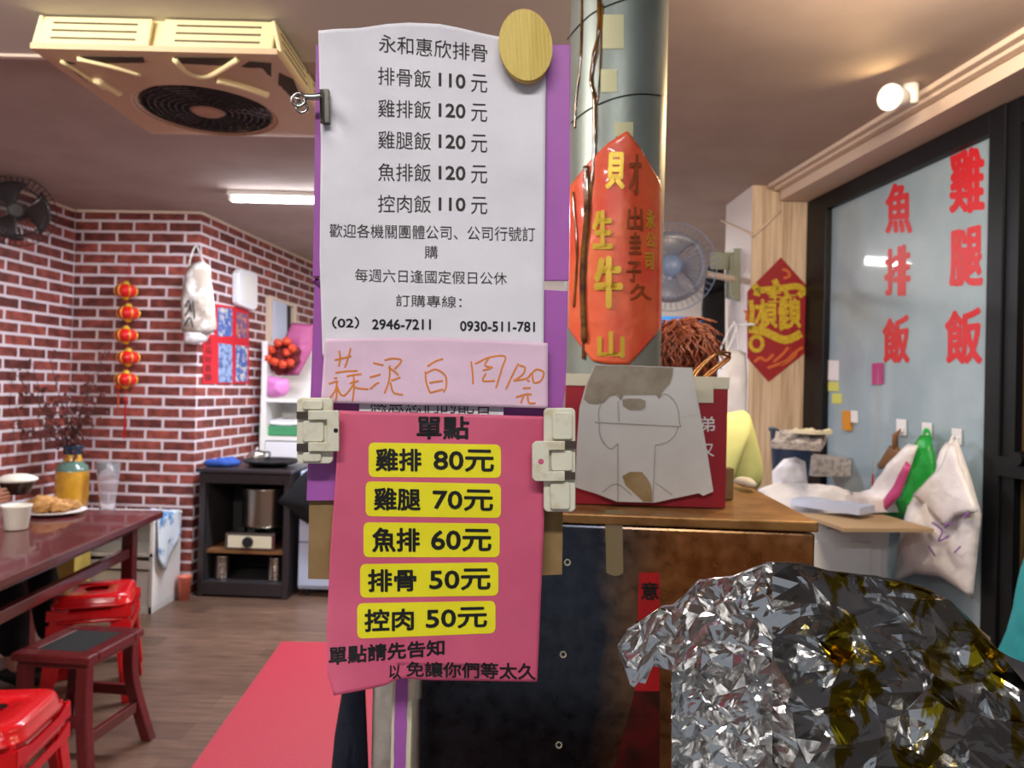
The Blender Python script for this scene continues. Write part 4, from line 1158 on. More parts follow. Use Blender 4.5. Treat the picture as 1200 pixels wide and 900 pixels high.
sA, sB, sC, sD = PZ(23, 765, .45), PZ(108, 773, .45), PZ(163, 735, .45), PZ(80, 731, .45)
cc = (sA + sB + sC + sD) / 4
settle(st, (cc.x, cc.y, 0), math.atan2(sB.y - sA.y, sB.x - sA.x) * .6)
st2 = copy_tree(st); st2['label'] = 'dark red wooden stool under the seated diner in black'
settle(st2, (-2.86, 3.62, 0), 0)

def plastic_stool(label):
    t = thing('plastic_stool', label, 'stool', 'stacked red plastic stools')
    b = MB(); w_ = .30; r = .06
    def ring(hw, z, r):
        o = []
        for cx, cy, a in ((1, 1, 0), (-1, 1, PI / 2), (-1, -1, PI), (1, -1, 3 * PI / 2)):
            o += [(cx * (hw - r) + r * math.cos(a + PI / 2 * i / 5), cy * (hw - r) + r * math.sin(a + PI / 2 * i / 5), z) for i in range(6)]
        return o
    rows = []
    for hw, z, rr_ in ((.05, .463, .03), (.10, .465, .04), (.135, .468, .05), (.145, .465, .055), (.152, .452, .06), (.154, .43, .06), (.162, .424, .06), (.162, .412, .06)):
        rows.append([b.V(p_) for p_ in ring(hw, z, rr_)])
    n = len(rows[0])
    for a, c in zip(rows, rows[1:]):
        for k in range(n): b.F([a[k], a[(k + 1) % n], c[(k + 1) % n], c[k]])
    b.F([b.V((p_[0], p_[1], .445)) for p_ in ring(.05, 0, .03)])
    b.build('seat', 'red_plastic', t, smooth=True, solid=.004)
    for sx_ in (-1, 1):
        for sy_ in (-1, 1):
            b = MB(); top = Vector((sx_ * .15, sy_ * .15, .425)); bot = Vector((sx_ * .185, sy_ * .185, 0)); dx, dy = -sx_, -sy_
            pr = []
            for p_, wd in ((top, .075), (top.lerp(bot, .3), .055), (bot, .045)):
                pr.append([p_, p_ + Vector((dx * wd, 0, 0)), p_ + Vector((dx * wd, dy * .006, 0)), p_ + Vector((dx * .006, dy * .006, 0)), p_ + Vector((dx * .006, dy * wd, 0)), p_ + Vector((0, dy * wd, 0))])
            R = [[b.V(x) for x in q] for q in pr]
            for a, c in zip(R, R[1:]):
                for k in range(6): b.F([a[k], a[(k + 1) % 6], c[(k + 1) % 6], c[k]])
            b.F(R[0]); b.F(R[-1]); b.build('leg', 'red_plastic', t, bevel=.002)
    for k in range(4):
        b = MB(); R = Matrix.Rotation(k * PI / 2, 3, 'Z')
        b.prism([R @ Vector(p_) for p_ in ((-.165, -.168, .36), (.165, -.168, .36), (.163, -.166, .412), (.08, -.166, .39), (-.08, -.166, .39), (-.163, -.166, .412))], R @ Vector((0, .005, 0))); b.build('skirt', 'red_plastic', t)
    return t
ra = plastic_stool('red plastic stool under the dining table, top of the stack behind the wooden stool')
q = PZ(116, 688, .475); ra_loc = (q.x, q.y - .02)
ra.scale = (1, 1, .88); settle(ra, (q.x, q.y - .02, .065), .35)
rb = copy_tree(ra); settle(rb, (q.x, q.y - .02, 0), .35); rb['label'] = 'red plastic stool at the bottom of the stack behind the wooden stool'
rc = copy_tree(ra); q = PZ(-18, 832, .475); settle(rc, (q.x, q.y, .065), .15); rc['label'] = 'upper red plastic stool of the stack at the lower left corner'
rd = copy_tree(ra); settle(rd, (q.x, q.y, 0), .15); rd['label'] = 'lower red plastic stool of the stack at the lower left corner'

# red mat
b = MB(); n0, n1, n2 = PZ(225, 900, 0), PZ(330, 753, 0), PZ(385, 754, 0)
d = (n1 - n0).normalized(); s0 = n0 - d * 1.6
b.prism([(s0.x, s0.y, .001), (n1.x, n1.y, .001), (-.42, n1.y + .02, .001), (-.30, s0.y, .001)], (0, 0, .005)); tag(b.build('floor_mat', 'red_mat'), 'flat red runner mat lying on the brown plank floor', 'mat')

# things on and by the table
def on_table(px, py): return PZ(px, py, .752)
b = MB(); p = on_table(19, 620)
cp = tag(MB().lathe([(0, 0), (.042, 0), (.046, .004), (.058, .10), (.062, .104), (.062, .11), (.057, .11), (.054, .10), (.042, .008), (0, .008)], p, 36).build('paper_cup', 'cup_print', smooth=True), 'white paper soup cup at the near left edge of the dining table', 'cup')
p = on_table(66, 602) ; p.x -= .01
pl = tag(MB().lathe([(0, 0), (.08, 0), (.13, .012), (.145, .018), (.143, .021), (.12, .014), (.08, .006), (0, .006)], p, 40).build('plate', 'white_metal', smooth=True), 'white plate of fried food on the dining table', 'plate')
for i, (dx, dy, rx_, ry, rz_, lb) in enumerate(((-.045, -.01, .075, .06, .065, 'largest golden fried piece, piled on the near left of the plate'), (.02, .01, .05, .05, .05, 'golden fried piece in the middle of the plate'), (.02, .09, .06, .035, .04, 'brown fried piece at the back of the plate'))):
    b = MB(); b.ball((p.x + dx, p.y + dy, p.z + .012 + rz_ * .55), (rx_, ry, rz_ * .62), 14, .5, 2.6, seed=i); tag(b.build('fried_piece', 'fried', smooth=True), lb, 'food', 'fried pieces on the plate')
# low white cabinet behind the table
wc = thing('low_cabinet', 'low white cabinet against the brick column behind the dining table', 'cabinet')
a0, a1 = PZ(174, 720, 0), PZ(209, 701, 0)
X1 = a0.x + .012; Y0, Y1 = a0.y + .01, 4.99; X0 = lw(4.6) + .06
b = MB()
for bx_ in (((X0 + X1) / 2, Y1 - .01, .28, X1 - X0, .02, .56), (X1 - .01, (Y0 + Y1) / 2, .28, .02, Y1 - Y0, .56), (X0 + .01, (Y0 + Y1) / 2, .28, .02, Y1 - Y0, .56), ((X0 + X1) / 2, (Y0 + Y1) / 2, .02, X1 - X0, Y1 - Y0, .04), ((X0 + X1) / 2, (Y0 + Y1) / 2, .36, X1 - X0, Y1 - Y0, .02), ((X0 + X1) / 2, Y0 + .01, .30, X1 - X0, .02, .05)):
    b.box(bx_[:3], bx_[3:])
b.build('body', 'white_metal', wc)
b = MB(); b.box(((X0 + X1) / 2, (Y0 + Y1) / 2 - .005, .57), (X1 - X0 + .01, Y1 - Y0 + .01, .02)); b.build('top', 'white_metal', wc, bevel=.003)
b = MB(); b.box(((X0 + X1) / 2, Y0 + .012, .15), (X1 - X0 - .05, .02, .22)); b.build('door', 'white_metal', wc, bevel=.003)
b = MB(); pz = .582
out = [(X1 - .20, Y0 + .03, pz), (X1 - .02, Y0 - .0, pz), (X1 + .012, Y0 + .03, pz + .002), (X1 + .012, Y1 - .05, pz + .002), (X1 - .2, Y1 - .05, pz)]
b.grid(lambda u, v: Vector((X1 - .18 + .192 * u, Y0 + .02 + .3 * v, pz + .012 + .012 * mnoise.noise(Vector((u * 4, v * 5, 0))))), 12, 14)
b.grid(lambda u, v: Vector((X1 + .013 + .012 * math.sin(v * 9) * u + .014 * u, Y0 + .02 + .3 * v, pz + .012 + .012 * mnoise.noise(Vector((4, v * 5, 0))) - u * (.26 + .09 * math.sin(v * 5)))), 10, 14)
bmesh.ops.remove_doubles(b.bm, verts=b.bm.verts[:], dist=.002)
tag(b.build('floral_cloth', 'floral', smooth=True, solid=.003), 'blue and white patterned cloth draped over the low white cabinet', 'cloth')
vs = thing('vase', 'mustard vase with green shoulder and dark blue neck beside the brick wall', 'vase')
p = PY(84, 589, 4.76); p.x = max(p.x, lw(p.y) + .105)
vx, vy = p.x, p.y
pr = [(0, 0), (.075, 0), (.088, .02), (.098, .10), (.098, .20), (.094, .225)]
b = MB(); b.lathe(pr, (vx, vy, .582), 36, Matrix.Diagonal((1, 1, 1.22))); b.build('body', 'vase_y', vs, smooth=True)
b = MB(); b.lathe([(.0945, .224), (.086, .25), (.06, .27), (.056, .275)], (vx, vy, .582), 36, Matrix.Diagonal((1, 1, 1.22))); b.build('shoulder', 'vase_g', vs, smooth=True)
b = MB(); b.lathe([(.056, .274), (.05, .29), (.048, .31)], (vx, vy, .582), 36, Matrix.Diagonal((1, 1, 1.22))); b.build('neck_band', 'vase_y', vs, smooth=True)
b = MB(); b.lathe([(.0485, .309), (.05, .33), (.066, .352), (.064, .356), (.046, .332), (.044, .31)], (vx, vy, .582), 36, Matrix.Diagonal((1, 1, 1.22))); b.build('mouth', 'vase_b', vs, smooth=True)
mouth = Vector((vx, vy, .582 + .37))
for i, (px, py, dy) in enumerate(((14, 432, -.25), (40, 438, -.1), (58, 420, -.15), (78, 470, -.1), (100, 452, .05), (118, 428, .0), (128, 400, .05), (112, 478, -.1), (42, 490, -.2), (10, 500, -.3))):
    e = PY(px, py, vy + dy); e.x = max(e.x, lw(e.y) + .03)
    b = MB(); m1 = mouth.lerp(e, .45) + Vector((random.uniform(-.04, .04), -.02, .05))
    stem_ = path([mouth + Vector((0, 0, -.2)), mouth + Vector((random.uniform(-.01, .01), 0, .04)), m1, e], 6)
    b.tube(stem_, [.005 - .0035 * k / (len(stem_) - 1) for k in range(len(stem_))], 6)
    buds = MB()
    for k in range(26):
        t = random.uniform(.35, 1); q = stem_[int(t * (len(stem_) - 1))]
        f = q + Vector((random.gauss(0, .04), random.gauss(0, .03), random.gauss(0, .045))); f.x = max(f.x, lw(f.y) + .015)
        b.tube([q, q.lerp(f, .5) + Vector((0, 0, .01)), f], .0014, 4)
        buds.ball(f, random.uniform(.006, .013), 4, .4, 2, seed=k)
    t = tag(b.build('dried_branch', 'branch'), None)
    tag(t, 'dark dried branch with dull red buds standing in the mustard vase', 'branch', 'dried branches in the vase')
    x = buds.build('buds', 'bud', t); tag(x, 'dull red dried buds', None, None, 'stuff')
b = MB(); p = PY(126, 590, 4.76); p.z = .582; b.lathe([(0, 0), (.045, 0), (.05, .01), (.046, .06), (.062, .15), (.07, .235), (.066, .235), (.058, .15), (.041, .06), (.044, .015), (0, .012)], p, 32, Matrix.Diagonal((1, 1, 1.4)))
tag(b.build('glass_vase', 'glass', smooth=True), 'clear cut-glass vase on the low white cabinet beside the mustard vase', 'vase')
b = MB(); p = PZ(68, 690, .2); b.box((p.x, p.y + .1, .29), (.17, .17, .58)); tag(b.build('yellow_carton', 'yellow_box', bevel=.004), 'yellow cardboard box standing under the dining table', 'box')
b = MB(); p = PZ(213, 703, 0); p.x = max(p.x, X1 + .06); b.lathe([(0, 0), (.035, 0), (.045, .15), (.047, .155), (.044, .155), (.034, .01), (0, .01)], (p.x, 4.93, .0), 24)
tag(b.build('plastic_cup', 'cup_red', smooth=True), 'orange pink cup standing on the floor by the brick column', 'cup')

# wall fan cut by the left frame edge
wf = thing('wall_fan', 'dark caged fan on the brick wall at the left picture edge', 'fan')
fy = 4.3; fc = PY(-26, 246, fy); fc.x = lw(fy) + .20
ax = Vector((.5, -.85, -.1)).normalized(); Rf = ax.to_track_quat('Z', 'Y').to_matrix()
def fan_cage(mb, c, R, rad, dep, nsp=40, wr_=.0016):
    for k in range(nsp):
        a = 2 * PI * k / nsp
        q = [c + R @ Vector((r * math.cos(a), r * math.sin(a), z)) for r, z in ((rad * .2, dep), (rad * .7, dep * .85), (rad, 0), (rad * .7, -dep * .85), (rad * .2, -dep))]
        mb.tube(path(q, 3), wr_, 5)
    for r, z in ((rad, 0), (rad * .7, dep * .85), (rad * .2, dep), (rad * .7, -dep * .85)):
        mb.tube([c + R @ Vector((r * math.cos(a), r * math.sin(a), z)) for a in np.linspace(0, 2 * PI, 48, endpoint=False)], wr_ * 1.8, 6, closed=True)
def fan_blades(parent, c, R, rad, mt, n=3):
    for k in range(n):
        b = MB(); a0 = 2 * PI * k / n
        b.grid(lambda u, v: c + R @ Vector(((.12 + .78 * v) * rad * math.cos(a0 + (u - .5) * 1.5 * (.5 + .6 * v)), (.12 + .78 * v) * rad * math.sin(a0 + (u - .5) * 1.5 * (.5 + .6 * v)), (u - .5) * .05)), 8, 6)
        b.build('blade', mt, parent, smooth=True, solid=.002)
b = MB(); fan_cage(b, fc, Rf, .2, .055); b.build('cage', 'grille', wf)
fan_blades(wf, fc, Rf, .19, 'cab_dark')
b = MB(); b.lathe([(0, .058), (.036, .056), (.038, .05)], fc, 24, Rf); b.build('hub', 'grille', wf)
b = MB(); b.cyl(fc - ax * .05, fc - ax * .14, .045, .05); b.tube([fc - ax * .12, (lw(fy) + .06, fc.y + .1, fc.z - .05), (lw(fy + .1) + .002, fc.y + .1, fc.z - .05)], .02, 12); b.build('motor', 'grille', wf, smooth=True)

# lantern string
ls = thing('lantern_string', 'string of five small red and gold lanterns on the brick column', 'decoration')
LY = 4.985
tp = PY(151, 310, LY); z5 = [PY(149, y, LY) for y in (341, 367, 393, 419, 445)]
b = MB(); b.tube([PY(154, 305, 5.045), tp, z5[0], z5[-1], PY(148, 462, LY)], .0025, 6); b.build('cord', 'tassel', ls)
for i, c in enumerate(z5):
    c = c + Vector((.008 * ((i % 2) * 2 - 1), 0, 0))
    b = MB(); b.lathe([(.018, -.045), (.05, -.038), (.068, -.012), (.068, .012), (.05, .038), (.018, .045)], c, 20); ln_ = b.build('lantern', 'lantern', ls, smooth=True)
    b = MB(); b.lathe([(0, .066), (.012, .064), (.026, .045), (.028, .038)], c, 16); b.lathe([(.028, -.038), (.026, -.046), (.014, -.06), (0, -.062)], c, 16)
    for k in range(6):
        a = 2 * PI * k / 6 + .3; b.tube([c + Vector((r * math.cos(a), r * math.sin(a), z)) for r, z in ((.05, -.04), (.07, -.012), (.07, .012), (.05, .04))], .004, 5)
    b.build('gold_cap', 'gold', ln_, smooth=True)
b = MB(); c = PY(147, 468, LY); b.ball(c, (.012, .012, .02), 8)
for k in range(9): b.tube([c + Vector((random.uniform(-.006, .006), 0, 0)), c + Vector((random.uniform(-.010, .010), .01 * random.random(), -.24 - .03 * random.random()))], .0022, 4)
b.build('tassel', 'tassel', ls)
c = PY(139, 452, LY); b = MB(); b.ball(c, (.024, .02, .028), 8); b.tube([c, c + Vector((0, 0, -.15))], .004, 5); tag(b.build('charm', 'orange_fl', ls), 'small orange charm with a red cord')
# tote bag at the corner of the column
tt = thing('tote_bag', 'cream cloth bag with white plastic lining hanging at the brick column corner', 'bag')
b = MB(); b.pillow([PY(x, y, 4.93) for x, y in ((218, 316), (226, 308), (238, 306), (246, 312), (250, 345), (254, 385), (246, 392), (228, 393), (213, 388), (212, 350))], (0, -1, 0), .035, 7, .02, 12, step=.03); b.build('bag', 'tote', tt, smooth=True)
b = MB(); b.pillow([PY(x, y, 4.95) for x, y in ((216, 384), (240, 388), (248, 388), (242, 400), (228, 404), (215, 402))], (0, -1, 0), .03, 5, .01, 14, step=.03); b.build('plastic_lining', 'bag_white', tt, smooth=True)
b = MB(); b.tube(path([PY(220, 318, 4.94), PY(224, 300, 4.98), PY(230, 288, 5.03), PY(235, 300, 4.98), PY(240, 310, 4.94)], 6), .006, 6); b.build('handle', 'tote', tt)
b = MB()
for ln in ([(217, 360), (221, 352), (224, 366)], [(217, 370), (224, 358)], [(226, 352), (228, 374)], [(216, 382), (222, 372), (226, 384)]): ribbon(b, ln, lambda x, y: PY(x, y, 4.888), 2)
b.build('print', 'ink', tt)
# on the column's right face
CN = Vector((1, -.116, 0)).normalized()
CW = lambda px, py, e=0.0: PP(px, py, Vector((CF.x, CF.y, 0)) + CN * e, CN)
def cface(mb, pts, e0, e1, mi=0): mb.prism([CW(x, y) + CN * e0 for x, y in pts], CN * (e1 - e0), mi)
po = thing('poster', 'red wall poster with four blue pictures on the brick column side', 'poster')
b = MB(); cface(b, ((237, 392), (251, 392), (251, 356), (291, 362), (291, 449), (237, 450)), .003, .006); b.build('sheet', 'red_poster', po)
for (x0, x1, y0, y1, mt) in ((254, 271, 360, 394, 'pic_a'), (276, 289, 366, 396, 'pic_b'), (255, 271, 402, 448, 'pic_c'), (275, 289, 404, 447, 'pic_a')):
    b = MB(); cface(b, ((x0, y0), (x1, y0 + 2), (x1, y1), (x0, y1)), .007, .008); b.build('picture', mt, po)
b = MB()
for k in range(5): 
    y0 = 396 + k * 10.5; write(b, '春福財喜壽'[k], lambda x, y: CW(x, y, .0075), 240, 248, (y0, y0 + 8.5))
tag(b.build('lettering', 'torn_strip', po, recalc=False), 'dark characters down the red strip')
fb = thing('fuse_box', 'white rounded fuse box on the brick column above the poster', 'box')
b = MB(); cface(b, ((271, 320), (275, 315), (291, 319), (294, 324), (294, 360), (290, 364), (273, 358), (271, 354)), .002, .06); b.build('case', 'white_plastic', fb, bevel=.012)
b = MB(); cface(b, ((276, 322), (289, 325), (289, 356), (276, 352)), .061, .064); b.build('cover', 'white_metal', fb, bevel=.002)
w2 = bpy.data.objects.new('window_2', None); COL.objects.link(w2); struct(w2)
b = MB()
for pts in (((311, 346), (314.5, 347), (314.5, 411), (311, 410)), ((340, 357), (343, 358), (343, 414), (340, 413)), ((314.5, 347), (340, 357), (340, 360), (314.5, 350))): cface(b, pts, .001, .04)
struct(b.build('window_frame', 'cream_trim', w2))
b = MB(); cface(b, ((314.5, 350), (340, 360), (340, 412), (314.5, 411)), .001, .006); struct(b.build('dark_opening', 'cab_inside', w2))
b = MB(); cface(b, ((315, 351), (330, 356), (330, 412), (315, 411)), .02, .05); struct(b.build('sash', 'blue_white', w2, bevel=.004))
# hutch cabinet with bouquet and tray
hu = thing('hutch', 'tall white open-shelf hutch beyond the brick column', 'cabinet')
HY = 5.85; hA = PY(291, 405, HY); hx0 = cw(HY + .4) + .03; hx1 = hx0 + .95; hz = PY(330, 400, HY).z
hdep = .42
b = MB()
for bx_ in ((hx0 + .02, HY + hdep / 2, hz / 2, .04, hdep, hz), (hx1 - .02, HY + hdep / 2, hz / 2, .04, hdep, hz), ((hx0 + hx1) / 2, HY + hdep - .01, hz / 2, hx1 - hx0 - .08, .02, hz)): b.box(bx_[:3], bx_[3:])
b.build('carcass', 'white_metal', hu)
zs1, zs2 = PY(330, 467, HY).z, PY(330, 512, HY).z
for z in (zs1, zs2, .08, .5):
    b = MB(); b.box(((hx0 + hx1) / 2, HY + hdep / 2 - .005, z - .015), (hx1 - hx0 - .082, hdep - .03, .03)); b.build('shelf', 'white_metal', hu)
b = MB(); b.box(((hx0 + hx1) / 2, HY + .01, (zs2 - .03 + .03) / 2), (hx1 - hx0 - .085, .02, zs2 - .08)); b.build('door', 'white_plastic', hu, bevel=.004)
bq = thing('bouquet', 'bouquet of orange flowers in pink wrapping on the white hutch shelf', 'flowers')
by = HY + .1; Q = lambda x, y, d=0: PY(x, y, by + d)
b = MB(); b.pillow([Q(x, y, -.04) for x, y in ((314, 440), (338, 444), (340, 456), (334, 464), (320, 466.2), (312, 463), (312, 452))], (0, -1, 0), .06, 6, .02, 14, step=.03); b.build('ribbon_wrap', 'pink_wrap', bq, smooth=True)
b = MB(); b.pillow([Q(x, y, .06) for x, y in ((326, 440), (334, 395), (342, 378), (368, 380), (366, 410), (350, 440))], (0, -1, 0), .02, 6, .02, 12, step=.04); b.build('paper_wrap', 'pink_paper2', bq, smooth=True)
b = MB(); b.ball(Q(332, 420, .02), (.13, .08, .12), 14, .5, 4); b.build('foliage', 'dark_fl', bq)
for k, (x, y) in enumerate(((318, 410), (326, 402), (336, 400), (322, 424), (336, 413), (331, 427), (340, 425), (314, 420), (343, 408))):
    b = MB(); b.ball(Q(x, y, -.07 - .01 * (k % 3)), (.034, .03, .032), 9, .45, 3, seed=k); b.build('flower', 'orange_fl', bq, smooth=True)
tr = thing('tray', 'green tray under white folded cloths on the lower hutch shelf', 'tray')
a = PY(306, 508, HY + .08); b = MB(); b.box((a.x + .18, HY + .2, zs2 + .042), (.40, .26, .075)); b.build('base', 'green_towel', tr, bevel=.01)
b = MB(); b.pillow([(a.x + .18 + .21 * math.cos(t), HY + .2 + .13 * math.sin(t), zs2 + .10) for t in np.linspace(0, 2 * PI, 28, endpoint=False)], (0, 0, 1), .03, 6, .02, 14); tag(b.build('folded_cloth', 'bag_white', tr, smooth=True), 'white folded cloth')
# dark steel cabinet with burner, pot and cans
kc = thing('steel_cabinet', 'dark steel open-front cabinet holding a pot and burner beside the brick column', 'cabinet')
KR = -.05; k0 = PZ(233, 697, 0); KW, KD, KH = .62, .48, .86
def kl(x, y, z): return Vector((x, y, z))
b = MB()
for bx_ in ((.02, KD / 2, .42, .04, KD, .84), (KW - .02, KD / 2, .42, .04, KD, .84), (KW / 2, .02, .06, KW - .08, .04, .09), (KW / 2, .02, .80, KW - .08, .04, .07), (KW / 2, KD - .01, .42, KW - .08, .02, .84)): b.box(bx_[:3], bx_[3:])
b.build('body', 'cab_dark', kc, bevel=.004)
b = MB(); b.box((KW / 2, KD - .024, .42), (KW - .082, .006, .8)); b.box((.043, KD / 2, .42), (.004, KD - .06, .8)); b.box((KW - .043, KD / 2, .42), (.004, KD - .06, .8)); b.box((KW / 2, KD / 2, .088), (KW - .1, KD - .06, .03)); b.build('lining', 'cab_inside', kc)
b = MB(); b.box((KW / 2, KD / 2 - .01, .852), (KW + .03, KD + .04, .025)); b.build('top', 'cab_dark', kc, bevel=.005)
b = MB(); b.box((KW / 2, KD / 2 + .0, .30), (KW - .085, KD - .07, .02)); b.build('shelf', 'brown_wood', kc)
settle(kc, (k0.x, k0.y - .04, 0), KR)
Kw = lambda x, y, z: Vector((k0.x, k0.y - .04, 0)) + Matrix.Rotation(KR, 3, 'Z') @ Vector((x, y, z))
bu = thing('gas_burner', 'grey box gas burner with black knob on the cabinet shelf', 'burner')
b = MB(); b.box(Kw(.34, .14, .37), (.34, .2, .115), KR); b.build('case', 'steel', bu, bevel=.006)
b = MB(); b.box(Kw(.34, .037, .37), (.30, .004, .08), KR); b.build('front_plate', 'cream_card', bu)
b = MB(); c = Kw(.33, .02, .37); dd = Matrix.Rotation(KR, 3, 'Z') @ Vector((0, 1, 0)); b.cyl(c - dd * .005, c + dd * .014, .034, .036, 24); b.build('knob', 'rubber', bu)
b = MB()
for k in range(4): b.box(Kw(.34 + .1 * math.cos(k * PI / 2), .15 + .06 * math.sin(k * PI / 2), .44), (.05, .05, .024), KR)
b.build('trivet', 'rubber', bu)
pt = thing('stock_pot', 'wide steel pot on the burner inside the dark cabinet', 'pot')
c = Kw(.385, .20, .452); b = MB(); b.lathe([(0, 0), (.14, 0), (.158, .02), (.162, .265), (.166, .27), (.158, .27), (.152, .02), (0, .01)], c, 40); b.build('body', 'steel', pt, smooth=True)
b = MB(); b.tube(path([c + Vector((.147, .0, .20)), c + Vector((.17, -.02, .2)), c + Vector((.17, -.05, .2)), c + Vector((.14, -.05, .2))], 4), .005, 6); b.build('handle', 'steel', pt)
for x, lb in ((.085, 'left steel can on the floor of the dark cabinet'), (.46, 'right steel can on the floor of the dark cabinet')):
    c = Kw(x + .04, .11, .104); t = thing('tin_can', lb, 'can', 'steel cans in the cabinet')
    b = MB(); b.lathe([(0, 0), (.056, 0), (.056, .008), (.054, .012), (.054, .15), (.057, .156), (.053, .158), (.052, .012), (0, .01)], c, 28); b.build('body', 'steel', t, smooth=True)
    for z in (.05, .075, .10):
        b = MB(); b.tube([c + Vector((.0545 * math.cos(a), .0545 * math.sin(a), z)) for a in np.linspace(0, 2 * PI, 28, endpoint=False)], .002, 5, closed=True); b.build('ridge', 'steel', t)
c = Kw(.10, .12, .866); b = MB(); b.pillow([c + Vector((.12 * math.cos(t) * (1 + .2 * math.sin(2 * t)), .07 * math.sin(t), .022)) for t in np.linspace(0, 2 * PI, 26, endpoint=False)], (0, 0, 1), .035, 6, .02, 18)
tag(b.build('blue_rag', 'blue_cloth', smooth=True), 'crumpled blue cloth on the left end of the dark cabinet', 'cloth')
wk = thing('wok', 'black shallow pan lying on the dark cabinet top', 'pan')
c = Kw(.40, .24, .866); b = MB(); b.lathe([(0, 0), (.10, .0), (.17, .022), (.20, .04), (.198, .044), (.165, .028), (.10, .008), (0, .007)], c, 40); b.build('bowl', 'rubber', wk, smooth=True)
b = MB(); b.tube([c + Vector((.12, -.155, .036)), c + Vector((.2, -.27, .05))], .01, 8); b.build('handle', 'rubber', wk)
c = Kw(.235, .385, .866); kt = thing('steel_kettle', 'shiny round steel pot behind the black pan on the dark cabinet', 'pot')
b = MB(); b.lathe([(0, 0), (.05, 0), (.062, .03), (.06, .07), (.04, .09), (.012, .10), (.012, .112), (0, .116)], c, 28); b.build('body', 'chrome', kt, smooth=True)
b = MB(); b.tube(path([c + Vector((.055, 0, .03)), c + Vector((.09, 0, .05)), c + Vector((.09, 0, .08)), c + Vector((.05, 0, .08))], 4), .006, 6); b.build('handle', 'rubber', kt)
# pale cabinet to its right with dark bundle
fr = thing('small_fridge', 'pale blue white front appliance right of the dark steel cabinet', 'appliance')
p0 = PZ(345, 700, 0); b = MB(); fw = .55
b.box((p0.x + fw / 2 + .012, p0.y + .28, .45), (fw, .5, .80)); b.build('body', 'blue_white', fr, bevel=.006)
zz = PY(360, 636, p0.y).z
b = MB(); b.box((p0.x + fw / 2 + .012, p0.y + .018, (zz + .835) / 2), (fw - .012, .025, .835 - zz - .01)); b.build('door', 'blue_white', fr, bevel=.004)
b = MB(); b.box((p0.x + fw / 2 + .012, p0.y + .018, (zz + .07) / 2), (fw - .012, .025, zz - .07 - .01)); b.build('door', 'blue_white', fr, bevel=.004)
for x in (.06, fw - .05):
    for y in (.08, .48):
        b = MB(); b.cyl((p0.x + x, p0.y + y, 0), (p0.x + x, p0.y + y, .05), .02, n=12); b.build('foot', 'rubber', fr)
b = MB(); b.pillow([PY(x, y, p0.y - .05) for x, y in ((325, 588), (336, 574), (358, 552), (380, 540), (400, 545), (396, 610), (376, 622), (360, 613), (342, 602))], (0, -1, 0), .045, 7, .015, 10, step=.04)
tag(b.build('black_bundle', 'black_cloth', smooth=True), 'black cloth bundle hanging over the front of the pale blue appliance', 'cloth')

# ------------------------------------------------------------------ rear kitchen seen past the flue
kf = thing('kitchen_fan', 'grey caged fan with blue hub on an arm from the pillar', 'fan')
kfy = 3.75; fc = PY(787, 313, kfy); ax = Vector((-.25, -1, -.05)).normalized(); Rf = ax.to_track_quat('Z', 'Y').to_matrix()
b = MB(); fan_cage(b, fc, Rf, .222, .06, 44, .0012); b.build('cage', 'blue_grey', kf)
fan_blades(kf, fc, Rf, .2, 'blade', 4)
b = MB(); b.lathe([(0, .066), (.05, .062), (.055, .05)], fc, 28, Rf); b.build('hub', 'blue_grey', kf, smooth=True)
b = MB(); b.cyl(fc - ax * .05, fc - ax * .17, .05, .055); b.tube(path([fc - ax * .16, fc - ax * .2 + Vector((.12, .0, .0)), Vector((1.29, 4.3, fc.z + .03))], 5), .018, 10); b.build('motor_arm', 'cream_trim', kf, smooth=True)
rf = thing('refrigerator', 'white upright fridge with a blue band in the rear kitchen', 'fridge')
p = PY(790, 400, 6.2); b = MB(); b.box((p.x + .1, 6.5, .9), (.75, .6, 1.8)); b.build('body', 'white_plastic', rf, bevel=.01)
zb0, zb1 = PY(800, 381, 6.2).z, PY(800, 372, 6.2).z
b = MB(); b.box((p.x + .1, 6.195, (zb0 + zb1) / 2), (.73, .006, .075)); b.build('band', 'blue_band', rf)
b = MB(); b.box((p.x + .1, 6.185, 1.35), (.73, .02, .68)); b.build('door', 'white_plastic', rf, bevel=.006)
b = MB(); b.box((p.x + .1, 6.185, .5), (.73, .02, .88)); b.build('door', 'white_plastic', rf, bevel=.006)
for z in (1.15, .8):
    b = MB(); b.box((p.x - .2, 6.165, z), (.02, .03, .2)); b.build('handle', 'white_metal', rf, bevel=.004)
ks = thing('rear_counter', 'low white counter in front of the rear kitchen fridge', 'counter')
b = MB(); b.box((.75, 5.0, .42), (.8, .5, .84)); b.build('cabinet', 'white_plastic', ks, bevel=.004)
b = MB(); b.box((.75, 5.0, .855), (.84, .54, .03)); b.build('worktop', 'steel', ks, bevel=.003)
b = MB(); p = PY(776, 378, 5.0); b.pillow([Vector((p.x + .13 * math.cos(t), 5.0, p.z - .32 + (.48 if math.sin(t) > 0 else .24) * math.sin(t))) for t in np.linspace(0, 2 * PI, 30, endpoint=False)], (0, -1, 0), .10, 7, .05, 7)
gb = tag(b.build('green_bag', 'leaf', smooth=True), 'bulging pale green bag on the rear kitchen counter', 'bag')
bz = min(v.co.z for v in gb.data.vertices); gb.location.z = .872 - bz
b = MB(); b.pillow([PY(x, y, 4.45) for x, y in ((828, 312), (846, 308), (850, 330), (850, 460), (846, 520), (822, 520), (822, 360))], (0, -1, 0), .03, 7, .02, 8, step=.05)
tag(b.build('black_apron', 'black_cloth', smooth=True), 'long black apron hanging on the white side of the pillar', 'apron')
es = thing('switch_box', 'olive grey switch box on the white side of the pillar', 'box')
